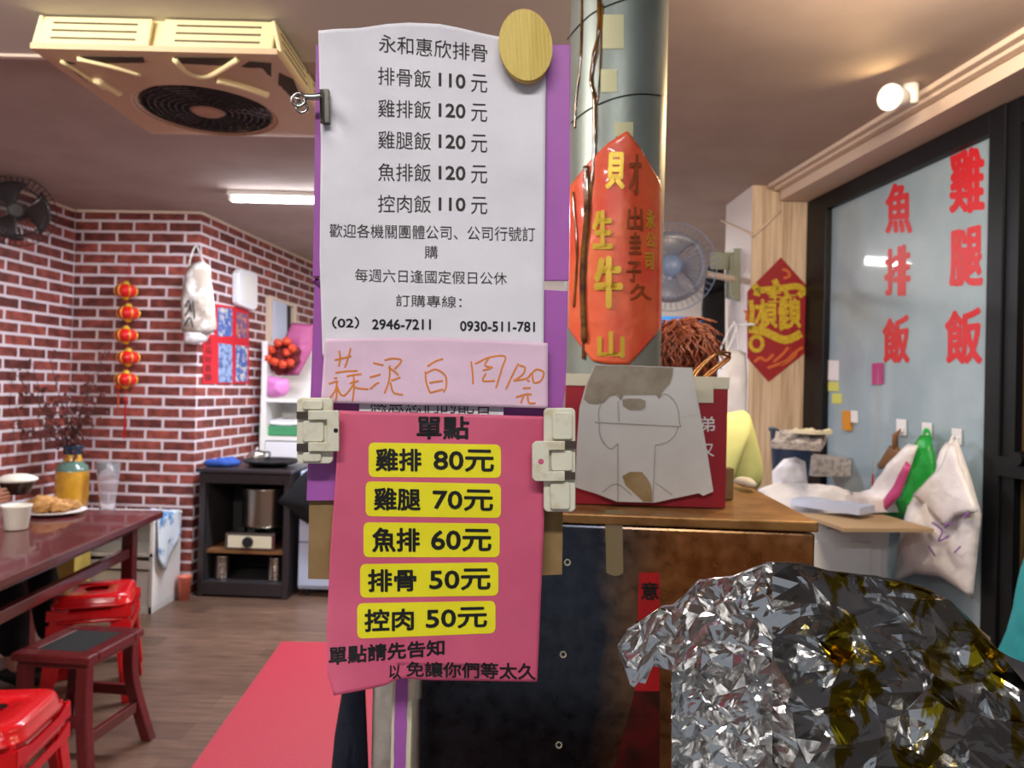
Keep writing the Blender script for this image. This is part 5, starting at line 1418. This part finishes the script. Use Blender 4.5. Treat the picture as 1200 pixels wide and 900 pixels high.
PN = Vector((-1, -.018, 0)).normalized(); PW = lambda px, py, e=0.0: PP(px, py, Vector((1.2975, 4.08, 0)) + PN * e, PN)
b = MB(); b.prism([PW(x, y, .003) for x, y in ((857, 295), (867, 291), (867, 352), (857, 350))], PN * .035); b.build('case', 'green_box', es, bevel=.004)
b = MB(); b.prism([PW(x, y, .035) for x, y in ((859, 300), (860, 299), (860, 346), (859, 346))], PN * .02); b.build('hinge', 'green_box', es)
b = MB(); c = PW(857, 302, .035); b.box(c + Vector((-.06, .0, -.02)), (.12, .006, .10)); b.build('open_door', 'green_box', es, bevel=.002)
b = MB(); b.tube(path([PW(884, 380, .001), Vector((1.25, 4.09, PY(863, 380, 4.06).z)), PY(862, 381, 4.06), PY(860, 377, 4.06)], 4), .006, 8); tag(b.build('wall_hook', 'white_plastic', smooth=True), 'small hook on the pillar side holding the white carrier bag', 'hook')
hb = thing('carrier_bag', 'white plastic carrier bag with long handles hanging at the pillar edge behind the tongs', 'bag')
b = MB(); b.pillow([PY(x, y, 4.06) for x, y in ((842, 416), (852, 410), (864, 408), (874, 414), (876, 445), (874, 500), (846, 500), (840, 450))], (0, -1, 0), .03, 7, .02, 10, step=.03); b.build('body', 'bag_white', hb, smooth=True)
b = MB()
for q in (((842, 416), (850, 396), (858, 382), (862, 381), (860, 395), (852, 412)), ((852, 412), (860, 394), (863, 382), (864, 392), (866, 410))): b.tube(path([PY(x, y, 4.06) for x, y in q], 5), .004, 6)
b.build('handle', 'bag_white', hb, smooth=True)
b = MB()
PF = lambda px, py, e=0.0: PY(px, py, 4.08 - e)
b.tube(path([PW(845, 258, .006), PW(866, 268, .006), PW(880, 275, .006), PF(884, 275, .008), PF(914, 247, .008)], 4), .007, 6)
tag(b.build('cable', 'cream_trim', smooth=True), 'thin cable clipped across the pillar above the switch box', 'cable')
# red diamond on the pillar
dm = thing('diamond_banner', 'crimson diamond paper with a gold ligature character on the wood panel pillar', 'banner')
D = lambda e: (lambda x, y: PY(x, y, 4.072 - e))
dz = lambda x, y: (865 + x * 95 / 552, 295 + y * 155 / 900)
b = MB(); b.prism([D(.0)(*dz(x, y)) for x, y in ((292, 38), (505, 275), (490, 660), (208, 885), (62, 720), (62, 270))] , (0, .002, 0)); b.build('sheet', 'diamond', dm)
b = MB()
pts = lambda L_: [dz(x, y) for x, y in L_]
for L_, wd in (([(245, 190), (265, 230), (280, 255)], 7), ([(105, 225), (130, 260), (125, 300)], 8), ([(120, 265), (280, 250), (400, 235), (445, 270), (410, 300)], 7.5), ([(85, 330), (95, 400), (90, 470), (75, 525)], 6), ([(75, 525), (180, 545), (320, 600), (430, 555)], 9.5), ([(200, 275), (260, 300)], 5), ([(320, 260), (340, 320)], 5)):
    ribbon(b, pts(L_), D(.0012), wd)
for ch, x0, x1, y0, y1, bo in (('才', 110, 200, 320, 520, .05), ('貝', 165, 270, 350, 520, .05), ('隹', 270, 350, 300, 540, .055), ('貝', 340, 430, 330, 520, .055), ('王', 200, 300, 275, 345, .05), ('尓', 310, 400, 280, 345, .05)):
    a, c = dz(x0, y0), dz(x1, y1); write(b, ch, D(.0018), a[0], c[0], (a[1], c[1]), bold=bo)
b.build('lettering', 'diamond_gold', dm, recalc=False)
b = MB()
a = [dz(125 + 42 * math.cos(t), 625 + 48 * math.sin(t)) for t in np.linspace(0, 2 * PI, 16)]; ribbon(b, a, D(.0012), 4.5, 0, 2)
b.build('coin', 'diamond_gold', dm, recalc=False)
b = MB()
for L_ in ([(110, 750), (150, 720), (190, 740), (240, 700)], [(200, 790), (260, 770), (330, 740), (380, 690), (440, 650)], [(240, 750), (300, 700), (340, 650)], [(290, 770), (350, 740), (400, 690)], [(300, 120), (335, 130), (350, 165), (310, 180)], [(470, 340), (485, 370)], [(475, 420), (490, 440)], [(40, 400), (60, 420), (55, 470)]):
    b = MB(); ribbon(b, pts(L_), D(.0012), 3.2); b.build('printed_motif', 'diamond_orange', dm, recalc=False)

# ------------------------------------------------------------------ clutter along the glass
dw = thing('drawer_unit', 'white plastic drawer unit below the piled paper bags by the glass', 'drawers')
DY = 3.05; dA = PY(960, 620, DY); dB = PY(1042, 626, DY); dz1 = PY(1000, 612, DY).z
dxl = .86
b = MB(); b.box(((dxl + dB.x) / 2, DY + .24, dz1 / 2), (dB.x - dxl, .46, dz1)); b.build('case', 'white_plastic', dw, bevel=.008)
for z1_, z0_ in ((dz1 - .03, dz1 - .27), (dz1 - .29, dz1 - .53), (dz1 - .55, .06)):
    b = MB(); b.box(((dxl + dB.x) / 2, DY + .004, (z1_ + z0_) / 2), (dB.x - dxl - .05, .018, z1_ - z0_)); d_ = b.build('drawer', 'white_plastic', dw, bevel=.006)
    b = MB(); b.box(((dxl + dB.x) / 2, DY - .010, (z1_ + z0_) / 2), (dB.x - dxl - .16, .012, (z1_ - z0_) * .6)); b.build('raised_panel', 'white_plastic', d_, bevel=.005)
def flat_pack(name, px, py, z, size, rz, mt, label, cat, nz=.01, tilt=0.0, grp=None):
    c = PZ(px, py, z); b = MB()
    R = Matrix.Rotation(rz, 3, 'Z') @ Matrix.Rotation(tilt, 3, 'X')
    b.grid(lambda u, v: c + R @ Vector(((u - .5) * size[0], (v - .5) * size[1], size[2] / 2 + nz * mnoise.noise(Vector((u * 4 + px, v * 4, 0))))), 10, 10)
    b.grid(lambda u, v: c + R @ Vector(((u - .5) * size[0], (v - .5) * size[1], -size[2] / 2)), 10, 10)
    bm_ = b.bm; bmesh.ops.bridge_loops(bm_, edges=[e for e in bm_.edges if e.is_boundary])
    return tag(b.build(name, mt), label, cat, grp)
zc = dz1
flat_pack('cardboard_sheet', 1012, 612, zc + .012, (.36, .34, .014), .1, 'cardboard', 'flat brown cardboard sheet on the right of the white drawer unit', 'cardboard', .0)
def heap(name, outl, y, th, mt, label, cat, nz=.02, tilt=(0, -1, .5)):
    b = MB(); b.pillow([PY(x, q, y) for x, q in outl], tilt, th, 7, nz, 16, step=.02)
    return tag(b.build(name, mt, smooth=True), label, cat)
heap('paper_bag_bundle', ((888, 574), (915, 568), (960, 570), (1000, 578), (996, 592), (970, 606), (930, 606), (900, 592)), 3.3, .05, 'bag_white', 'loose bundle of white bags along the front of the pile', 'bags', .03, (0, -.5, 1))
flat_pack('white_packet', 975, 592, zc + .055, (.30, .13, .03), -.9, 'blue_white', 'blue and white packet slanting across the front of the pile', 'packet', .008)
flat_pack('paper_stack', 1030, 588, zc + .055, (.28, .25, .05), .2, 'paper', 'stack of white paper sheets beside the hanging pink and white bag', 'paper', .01)
heap('folded_bags', ((905, 552), (918, 538), (930, 536), (944, 541), (946, 570), (928, 580), (906, 574)), 3.34, .07, 'bag_white', 'crumpled white plastic bags stuffed beside the grey paper pack', 'bags', .04)
flat_pack('paper_pack', 962, 545, zc + .17, (.20, .2, .09), .15, 'news', 'grey wrapped pack of paper beside the folded white bags', 'packet', .006)
c = PY(924, 545, 3.52); b = MB()
rw = []
for hw, z in ((.0, .002), (.062, .002), (.066, .008), (.088, .29), (.096, .295), (.096, .305), (.086, .305), (.064, .012), (0, .012)):
    rw.append([b.V((c.x + hw * math.cos(a) * 1.05, 3.5 + hw * math.sin(a), zc + z + .06 * math.cos(a) * (z / .3) * -1.0)) for a in np.linspace(0, 2 * PI, 20, endpoint=False)] if hw else [b.V((c.x, 3.5, zc + z))])
for a_, c_ in zip(rw, rw[1:]):
    for k in range(20):
        if len(a_) == 1: b.F([a_[0], c_[k], c_[(k + 1) % 20]])
        elif len(c_) == 1: b.F([a_[(k + 1) % 20], a_[k], c_[0]])
        else: b.F([a_[k], a_[(k + 1) % 20], c_[(k + 1) % 20], c_[k]])
tag(b.build('blue_bin', 'dark_blue', smooth=True), 'dark blue plastic bin at the foot of the wood panel pillar', 'bin')
flat_pack('newspaper', 937, 516, zc + .325, (.20, .15, .03), -.6, 'news', 'folded newspaper lying on the dark blue bin', 'newspaper', .03, .3)
flat_pack('leaflet', 950, 506, zc + .365, (.12, .12, .015), .6, 'cream_card', 'small folded leaflet on top of the newspaper', 'paper', .015)
# hooks, bags and notes on the glass
def hook(px, py, label):
    t = thing('wall_hook', label, 'hook', 'adhesive hooks on the glass')
    b = MB(); b.prism([RW(px + x, py + y, .0) for x, y in ((-5.5, -9), (5.5, -8), (5.5, 11), (-5.5, 10))], RN * .006); b.build('plate', 'white_plastic', t, bevel=.002)
    b = MB(); b.tube(path([RW(px, py + 1, .006), RW(px, py + 5, .02), RW(px, py + 8, .03), RW(px, py + 5, .042)], 4), .004, 6); b.build('prong', 'white_plastic', t, smooth=True)
hook(1057, 500, 'white adhesive hook holding the brown brush'); hook(1087, 504, 'white adhesive hook holding the green bag'); hook(1122, 511, 'white adhesive hook holding the large white bag')
def bag(name, outl, mt, label, thick, off, nz=.02, prints=None, extra=None):
    t = thing(name, label, 'bag')
    b = MB(); b.pillow([RW(x, y, off) for x, y in outl], RN, thick, 9, nz, 9, step=.03, back=.35); b.build('body', mt, t, smooth=True)
    return t
wb = bag('white_bag', ((1108, 518), (1122, 514), (1128, 532), (1138, 560), (1150, 603), (1146, 645), (1140, 702), (1126, 692), (1102, 676), (1072, 672), (1047, 682), (1052, 640), (1060, 605), (1068, 580), (1098, 550)), 'bag_white', 'large white plastic bag with purple print hanging on the glass', .04, .07, .035)
b = MB(); b.pillow([RW(x, y, .118) for x, y in ((1112, 520), (1120, 520), (1126, 548), (1147, 600), (1122, 606), (1108, 620), (1086, 596), (1069, 580), (1102, 548))], RN, .012, 5, .008, 16, step=.03); b.build('folded_flap', 'bag_white', wb, smooth=True)
b = MB(); b.tube(path([RW(1114, 520, .09), RW(1117, 512, .05), RW(1122, 517, .03), RW(1122, 522, .05)], 4), .006, 6); b.build('handle', 'bag_white', wb, smooth=True)
b = MB()
for ln in ([(1092, 612), (1104, 622), (1100, 634), (1112, 628)], [(1106, 616), (1116, 612)], [(1118, 648), (1126, 640)], [(1128, 606), (1136, 600)], [(1088, 640), (1096, 652)]): ribbon(b, ln, lambda x, y: RW(x, y, .134), 2.2)
tag(b.build('print', 'purple_print', wb, recalc=False), 'purple print marks')
gb2 = bag('green_carrier', ((1078, 510), (1090, 510), (1096, 535), (1098, 570), (1100, 606), (1064, 609), (1028, 607), (1044, 578), (1068, 545)), 'bag_green', 'bright green plastic bag hanging between the pink and the white bags', .04, .05, .02)
b = MB(); b.tube(path([RW(1082, 512, .05), RW(1085, 503, .03), RW(1089, 508, .03), RW(1090, 514, .05)], 4), .007, 6); b.build('handle', 'bag_green', gb2, smooth=True)
pb2 = bag('striped_bag', ((1064, 520), (1076, 522), (1066, 552), (1050, 588), (1030, 602), (996, 600), (984, 592), (1000, 582), (1026, 576), (1048, 548)), 'bag_white', 'white plastic bag with a pink side lying against the green bag', .04, .09, .02)
b = MB(); b.pillow([RW(x, y, .13) for x, y in ((1062, 540), (1068, 546), (1054, 582), (1036, 600), (1030, 594), (1046, 572))], RN, .012, 5, .006, 16, step=.02); b.build('pink_side', 'bag_pink', pb2, smooth=True)
br_ = thing('brush', 'brown wooden brush hanging from the left hook on the glass', 'brush')
b = MB(); b.pillow([RW(x, y, .03) for x, y in ((1042, 522), (1052, 523), (1062, 537), (1058, 546), (1030, 550), (1028, 545), (1034, 535))], RN, .012, 5, step=.02); b.build('head', 'brown_wood', br_, smooth=True)
b = MB(); b.tube([RW(1049, 526, .03), RW(1049, 510, .03), RW(1056, 503, .02)], [.013, .012, .004], 10); b.build('handle', 'brown_wood', br_, smooth=True)
def note(name, px, py, w_, h_, mt, label, off=.002):
    b = MB(); b.prism([RW(px + x * w_ / 2, py + y * h_ / 2, -.003) for x, y in ((-1, -1), (1, -.95), (1, 1), (-1, .95))], RN * .003); return tag(b.build(name, mt), label, 'note')
note('paper_note', 975, 434, 16, 24, 'paper', 'white paper note at the left edge of the glass'); note('paper_note', 977, 453, 12, 11, 'note_y', 'pale yellow note just below the white note on the glass'); note('paper_note', 981, 467, 11, 12, 'note_y', 'lowest yellow note of the three at the glass edge')
b = MB(); b.prism([RW(x, y, -.003) for x, y in ((991, 481), (999, 482), (999, 505), (991, 504))], RN * .02); tag(b.build('orange_holder', 'orange_plastic', bevel=.003), 'orange plastic holder stuck on the glass', 'holder')
b = MB(); b.prism([RW(x, y, -.003) for x, y in ((1000, 481), (1006, 482), (1006, 496), (1000, 495))], RN * .015); tag(b.build('white_holder', 'white_plastic', bevel=.003), 'small white plastic holder beside the orange holder on the glass', 'holder')
tg = thing('hanging_tag', 'magenta tag hanging on a pale cord against the glass', 'tag')
b = MB(); b.prism([RW(x, y, .0) for x, y in ((1023, 426), (1035, 425), (1035, 450), (1023, 451))], RN * .006); b.build('tag', 'magenta', tg, bevel=.001)
b = MB(); b.tube([RW(1030, 424, .004), RW(1028, 470, .006), RW(1023, 560, .01)], .002, 5); b.build('cord', 'cord', tg)
b = MB(); b.tube([RW(1023, 556, .01), RW(1022, 582, .012)], .004, 6); b.build('cord_end', 'tassel', tg)
# teal jacket at the right edge
b = MB(); b.pillow([RW(x, y, .14) for x, y in ((1204, 655), (1218, 610), (1250, 590), (1290, 620), (1300, 760), (1290, 900), (1200, 900), (1160, 850), (1166, 790), (1172, 765), (1185, 735), (1194, 705))], RN, .08, 8, .02, 7, step=.05, back=.8)
tj = b.build('jacket', 'teal', smooth=True); tag(tj, 'teal jacket hanging by the dark door at the right edge', 'jacket')

# ------------------------------------------------------------------ people
def skin_mesh(name, joints, edges, mt, parent=None, sub=2):
    me = bpy.data.meshes.new(name); ids = {k: i for i, k in enumerate(joints)}
    me.from_pydata([v[0] for v in joints.values()], [(ids[a], ids[c]) for a, c in edges], [])
    o = bpy.data.objects.new(name, me); COL.objects.link(o)
    o.modifiers.new('skin', 'SKIN'); s = o.modifiers.new('sub', 'SUBSURF'); s.levels = sub; s.render_levels = sub
    for i, v in enumerate(joints.values()):
        sv = me.skin_vertices[0].data[i]; r = v[1]; sv.radius = r if isinstance(r, tuple) else (r, r); sv.use_root = (i == 0)
    bpy.context.view_layer.update()
    dg = bpy.context.evaluated_depsgraph_get()
    nm = bpy.data.meshes.new_from_object(o.evaluated_get(dg)); nm.materials.clear(); nm.materials.append(M[mt]); nm.shade_smooth()
    bpy.data.objects.remove(o)
    n = bpy.data.objects.new(name, nm); COL.objects.link(n)
    if parent is not None: n.parent = parent
    return n
def join_into(o, mb, mi=0):
    """add a builder's faces to an existing mesh object"""
    b2 = bmesh.new(); b2.from_mesh(o.data); tmp = bpy.data.meshes.new('tmp'); mb.bm.to_mesh(tmp); mb.bm.free(); b2.from_mesh(tmp); b2.to_mesh(o.data); b2.free(); bpy.data.meshes.remove(tmp); o.data.shade_smooth()
def hand(joints, edges, wrist, palm_dir, side, curl_dir, tag_, s=1.0):
    """palm and five separate bent fingers"""
    w_ = Vector(wrist); f = Vector(palm_dir).normalized(); sd = Vector(side).normalized(); cu = Vector(curl_dir).normalized()
    joints[tag_ + 'p'] = (w_ + f * .045 * s, (.030 * s, .015 * s)); edges.append((tag_ + 'w', tag_ + 'p'))
    for i, (o, L_) in enumerate(((-.030, .065), (-.010, .075), (.010, .070), (.028, .055))):
        a = w_ + f * .085 * s + sd * o * s; c = a + (f * .75 + cu * .5) * L_ * .5 * s; e = c + (f * .25 + cu * .95) * L_ * .5 * s
        for k, (pt, r) in enumerate(((a, .0095), (c, .0085), (e, .007))): joints[f'{tag_}f{i}{k}'] = (pt, r * s)
        edges += [(tag_ + 'p', f'{tag_}f{i}0'), (f'{tag_}f{i}0', f'{tag_}f{i}1'), (f'{tag_}f{i}1', f'{tag_}f{i}2')]
    a = w_ + f * .03 * s - sd * .035 * s + cu * .01; c = a + (f * .5 - sd * .5 + cu * .6) * .045 * s
    joints[tag_ + 't0'] = (a, .012 * s); joints[tag_ + 't1'] = (c, .010 * s); joints[tag_ + 't2'] = (c + (f * .6 + cu * .6) * .03 * s, .008 * s)
    edges += [(tag_ + 'p', tag_ + 't0'), (tag_ + 't0', tag_ + 't1'), (tag_ + 't1', tag_ + 't2')]
def head(mb, c, fwd):
    fwd = Vector((fwd[0], fwd[1], 0)).normalized(); sd = Vector((-fwd.y, fwd.x, 0)); up = Vector((0, 0, 1)); c = Vector(c)
    R = Matrix((fwd, sd, up)).transposed()
    n = 18; rows = []
    for i in range(n + 1):
        th = PI * i / n; row = []
        for j in range(2 * n if 0 < i < n else 1):
            ph = PI * j / n; d_ = Vector((math.sin(th) * math.cos(ph), math.sin(th) * math.sin(ph), math.cos(th)))
            x, y, z = d_.x * .095, d_.y * .076, d_.z * .115
            if z < 0: y *= 1 + z * 2.6; x *= (1 + z * 1.2)
            if d_.x > .5: x += .016 * math.exp(-(d_.y / .14) ** 2 - ((d_.z + .12) / .2) ** 2)     # nose
            if d_.x > .4: x -= .006 * math.exp(-((abs(d_.y) - .36) / .14) ** 2 - ((d_.z - .08) / .1) ** 2) # eye sockets
            if d_.x > .4: x += .004 * math.exp(-(d_.y / .3) ** 2 - ((d_.z + .45) / .07) ** 2)
            row.append(mb.V(c + R @ Vector((x, y, z))))
        rows.append(row)
    for i in range(n):
        a, e = rows[i], rows[i + 1]
        for j in range(2 * n):
            k = (j + 1) % (2 * n)
            if len(a) == 1: mb.F([a[0], e[j], e[k]])
            elif len(e) == 1: mb.F([a[k], a[j], e[0]])
            else: mb.F([a[k], a[j], e[j], e[k]])
    for s in (-1, 1): mb.ball(c + R @ Vector((-.005, s * .078, -.005)), (.018, .012, .03), 8)

def person(label, fwd, pelvis, chest, neck, headc, sh, el, wr_, hands, knees, ankles, shirt, trous, hair, long_sleeve, curls):
    """sh, el, wr_, knees, ankles: (right, left) points"""
    t = thing('person', label, 'person'); V = Vector
    fv = V((*fwd, 0)).normalized(); sd = V((fv.y, -fv.x, 0))
    J = {}; E = []
    J['pel'] = (V(pelvis), (.125, .10)); J['mid'] = (V(pelvis).lerp(V(chest), .5), (.12, .095)); J['che'] = (V(chest), (.14, .10)); J['nk0'] = (V(neck), .055); J['nk1'] = (V(neck).lerp(V(headc), .65), .05)
    E += [('pel', 'mid'), ('mid', 'che'), ('che', 'nk0'), ('nk0', 'nk1')]
    for k, s in ((0, 'R'), (1, 'L')):
        J[s + 's'] = (V(sh[k]), .052); J[s + 'e'] = (V(el[k]), .040); J[s + 'w'] = (V(wr_[k]), .027)
        E += [('che', s + 's'), (s + 's', s + 'e'), (s + 'e', s + 'w')]
        hd = hands[k]; hand(J, E, wr_[k], *hd, s)
        hp = V(pelvis) + sd * (.09 if k == 0 else -.09) - V((0, 0, .04))
        J[s + 'h'] = (hp, .085); J[s + 'k'] = (V(knees[k]), .058); J[s + 'a'] = (V(ankles[k]), .04); J[s + 'ft'] = (V(ankles[k]) + fv * .13 - V((0, 0, .045)), (.042, .028))
        E += [('pel', s + 'h'), (s + 'h', s + 'k'), (s + 'k', s + 'a'), (s + 'a', s + 'ft')]
    body = skin_mesh('body', J, E, 'skin', t)
    hb_ = MB(); head(hb_, headc, fwd); join_into(body, hb_)
    # shirt
    J2 = {}; E2 = []
    J2['pel'] = (V(pelvis) + V((0, 0, .02)), (.155, .125)); J2['mid'] = (V(pelvis).lerp(V(chest), .5), (.15, .12)); J2['che'] = (V(chest), (.165, .125)); J2['nk'] = (V(chest).lerp(V(neck), .8), .085)
    E2 += [('pel', 'mid'), ('mid', 'che'), ('che', 'nk')]
    for k, s in ((0, 'R'), (1, 'L')):
        J2[s + 's'] = (V(sh[k]), .078); E2.append(('che', s + 's'))
        if long_sleeve:
            J2[s + 'e'] = (V(el[k]), .06); J2[s + 'w'] = (V(wr_[k]).lerp(V(el[k]), .12), .04); E2 += [(s + 's', s + 'e'), (s + 'e', s + 'w')]
        else:
            J2[s + 'e'] = (V(sh[k]).lerp(V(el[k]), .72), .07); E2 += [(s + 's', s + 'e')]
    skin_mesh('shirt', J2, E2, shirt, t)
    J3 = {'pel': (V(pelvis), (.15, .125))}; E3 = []
    for k, s in ((0, 'R'), (1, 'L')):
        J3[s + 'h'] = (J[s + 'h'][0], .105); J3[s + 'k'] = (V(knees[k]), .082); J3[s + 'a'] = (V(ankles[k]) + V((0, 0, .03)), .066)
        E3 += [('pel', s + 'h'), (s + 'h', s + 'k'), (s + 'k', s + 'a')]
    skin_mesh('trousers', J3, E3, trous, t)
    for k in (0, 1):
        a = V(ankles[k]); b = MB(); b.ball(V((a.x, a.y, .045)) + fv * .06, (.045 + .09 * abs(fv.x), .045 + .09 * abs(fv.y), .044), 10); b.build('shoe', 'rubber', t, smooth=True)
    b = MB(); hc = V(headc)
    b.ball(hc - fv * .022 + V((0, 0, .02)), (.098, .09, .104), 16, .12, 5)
    if curls:
        rr_ = random.Random(5)
        for k in range(520):
            d_ = V((rr_.gauss(0, 1), rr_.gauss(0, 1), rr_.gauss(.25, 1))).normalized()
            if d_.dot(fv) > .45 and d_.z < .35: continue
            q = hc - fv * .02 + V((0, 0, .02)) + V((d_.x * .082, d_.y * .088, d_.z * .092))
            u_ = (V((0, 0, -1)) + d_ * d_.z).normalized() if abs(d_.z) < .97 else V((1, 0, 0)); w2_ = d_.cross(u_); ph = rr_.uniform(0, 6.28); L_ = rr_.uniform(.05, .11); am = rr_.uniform(.004, .009)
            b.tube([q + u_ * L_ * i / 11 + d_ * (.004 + .010 * math.sin(i / 11 * 3.0) + .3 * am * math.cos(ph + i)) + w2_ * am * math.sin(ph + i * 1.1) for i in range(12)], [.0045 * (1 - .6 * i / 11) for i in range(12)], 4)
    b.build('hair', hair, t, smooth=True)
    return t
hp = PY(800, 420, 2.3); shR = PY(862, 487, 2.3)
dn, fw = Vector((0, 0, -1)), Vector((0, 1, 0))
cx = hp.x - .01
person('person with curly auburn hair in a yellow-green short sleeved shirt, back turned behind the oven', (-.15, 1), (cx, 2.32, .90), (cx, 2.32, 1.22), (cx, 2.33, 1.38), (hp.x, 2.36, hp.z + .005),
       ((cx + .185, 2.31, 1.335), (cx - .185, 2.31, 1.335)), ((cx + .235, 2.35, 1.05), (cx - .235, 2.35, 1.05)), ((cx + .19, 2.58, .96), (cx - .19, 2.58, .96)),
       (((-.1, 1, -.2), (0, 0, 1), (-1, .2, 0)), ((.1, 1, -.2), (0, 0, 1), (1, .2, 0))),
       ((cx + .09, 2.36, .48), (cx - .09, 2.36, .48)), ((cx + .09, 2.32, .09), (cx - .09, 2.32, .09)), 'green_shirt', 'navy_cloth', 'auburn', False, True)
bw = PY(20, 566, 3.78)
hd_ = bw + Vector((-.055, -.10, -.065))
person('seated person in black reaching for the dark bowl at the left end of the table', (1, 0), (-2.88, 3.62, .56), (-2.90, 3.62, .86), (-2.88, 3.62, 1.04), (-2.85, 3.62, 1.17),
       ((-2.86, 3.45, .98), (-2.86, 3.79, .98)), ((-2.78, 3.42, .79), (-2.76, 3.86, .82)), ((-2.60, 3.50, .80), (hd_.x - .06, hd_.y - .0, hd_.z + .0)),
       (((1, .1, 0), (0, 1, 0), (0, 0, -1)), ((1, .2, .1), (0, 0, -1), (0, 1, .2))),
       ((-2.36, 3.50, .53), (-2.36, 3.76, .53)), ((-2.31, 3.50, .09), (-2.28, 3.74, .09)), 'black_cloth', 'black_cloth', 'black_cloth', True, False)
bo = thing('soup_bowl', 'dark soup bowl with a white lid held above the dining table', 'bowl')
b = MB(); b.lathe([(0, -.055), (.05, -.055), (.06, -.04), (.078, .0), (.082, .012)], bw, 32); b.build('bowl', 'dark_soup', bo, smooth=True)
b = MB(); b.lathe([(.084, .01), (.092, .016), (.09, .024), (.06, .04), (.03, .046), (0, .047)], bw, 32); b.build('lid', 'cup_print', bo, smooth=True)
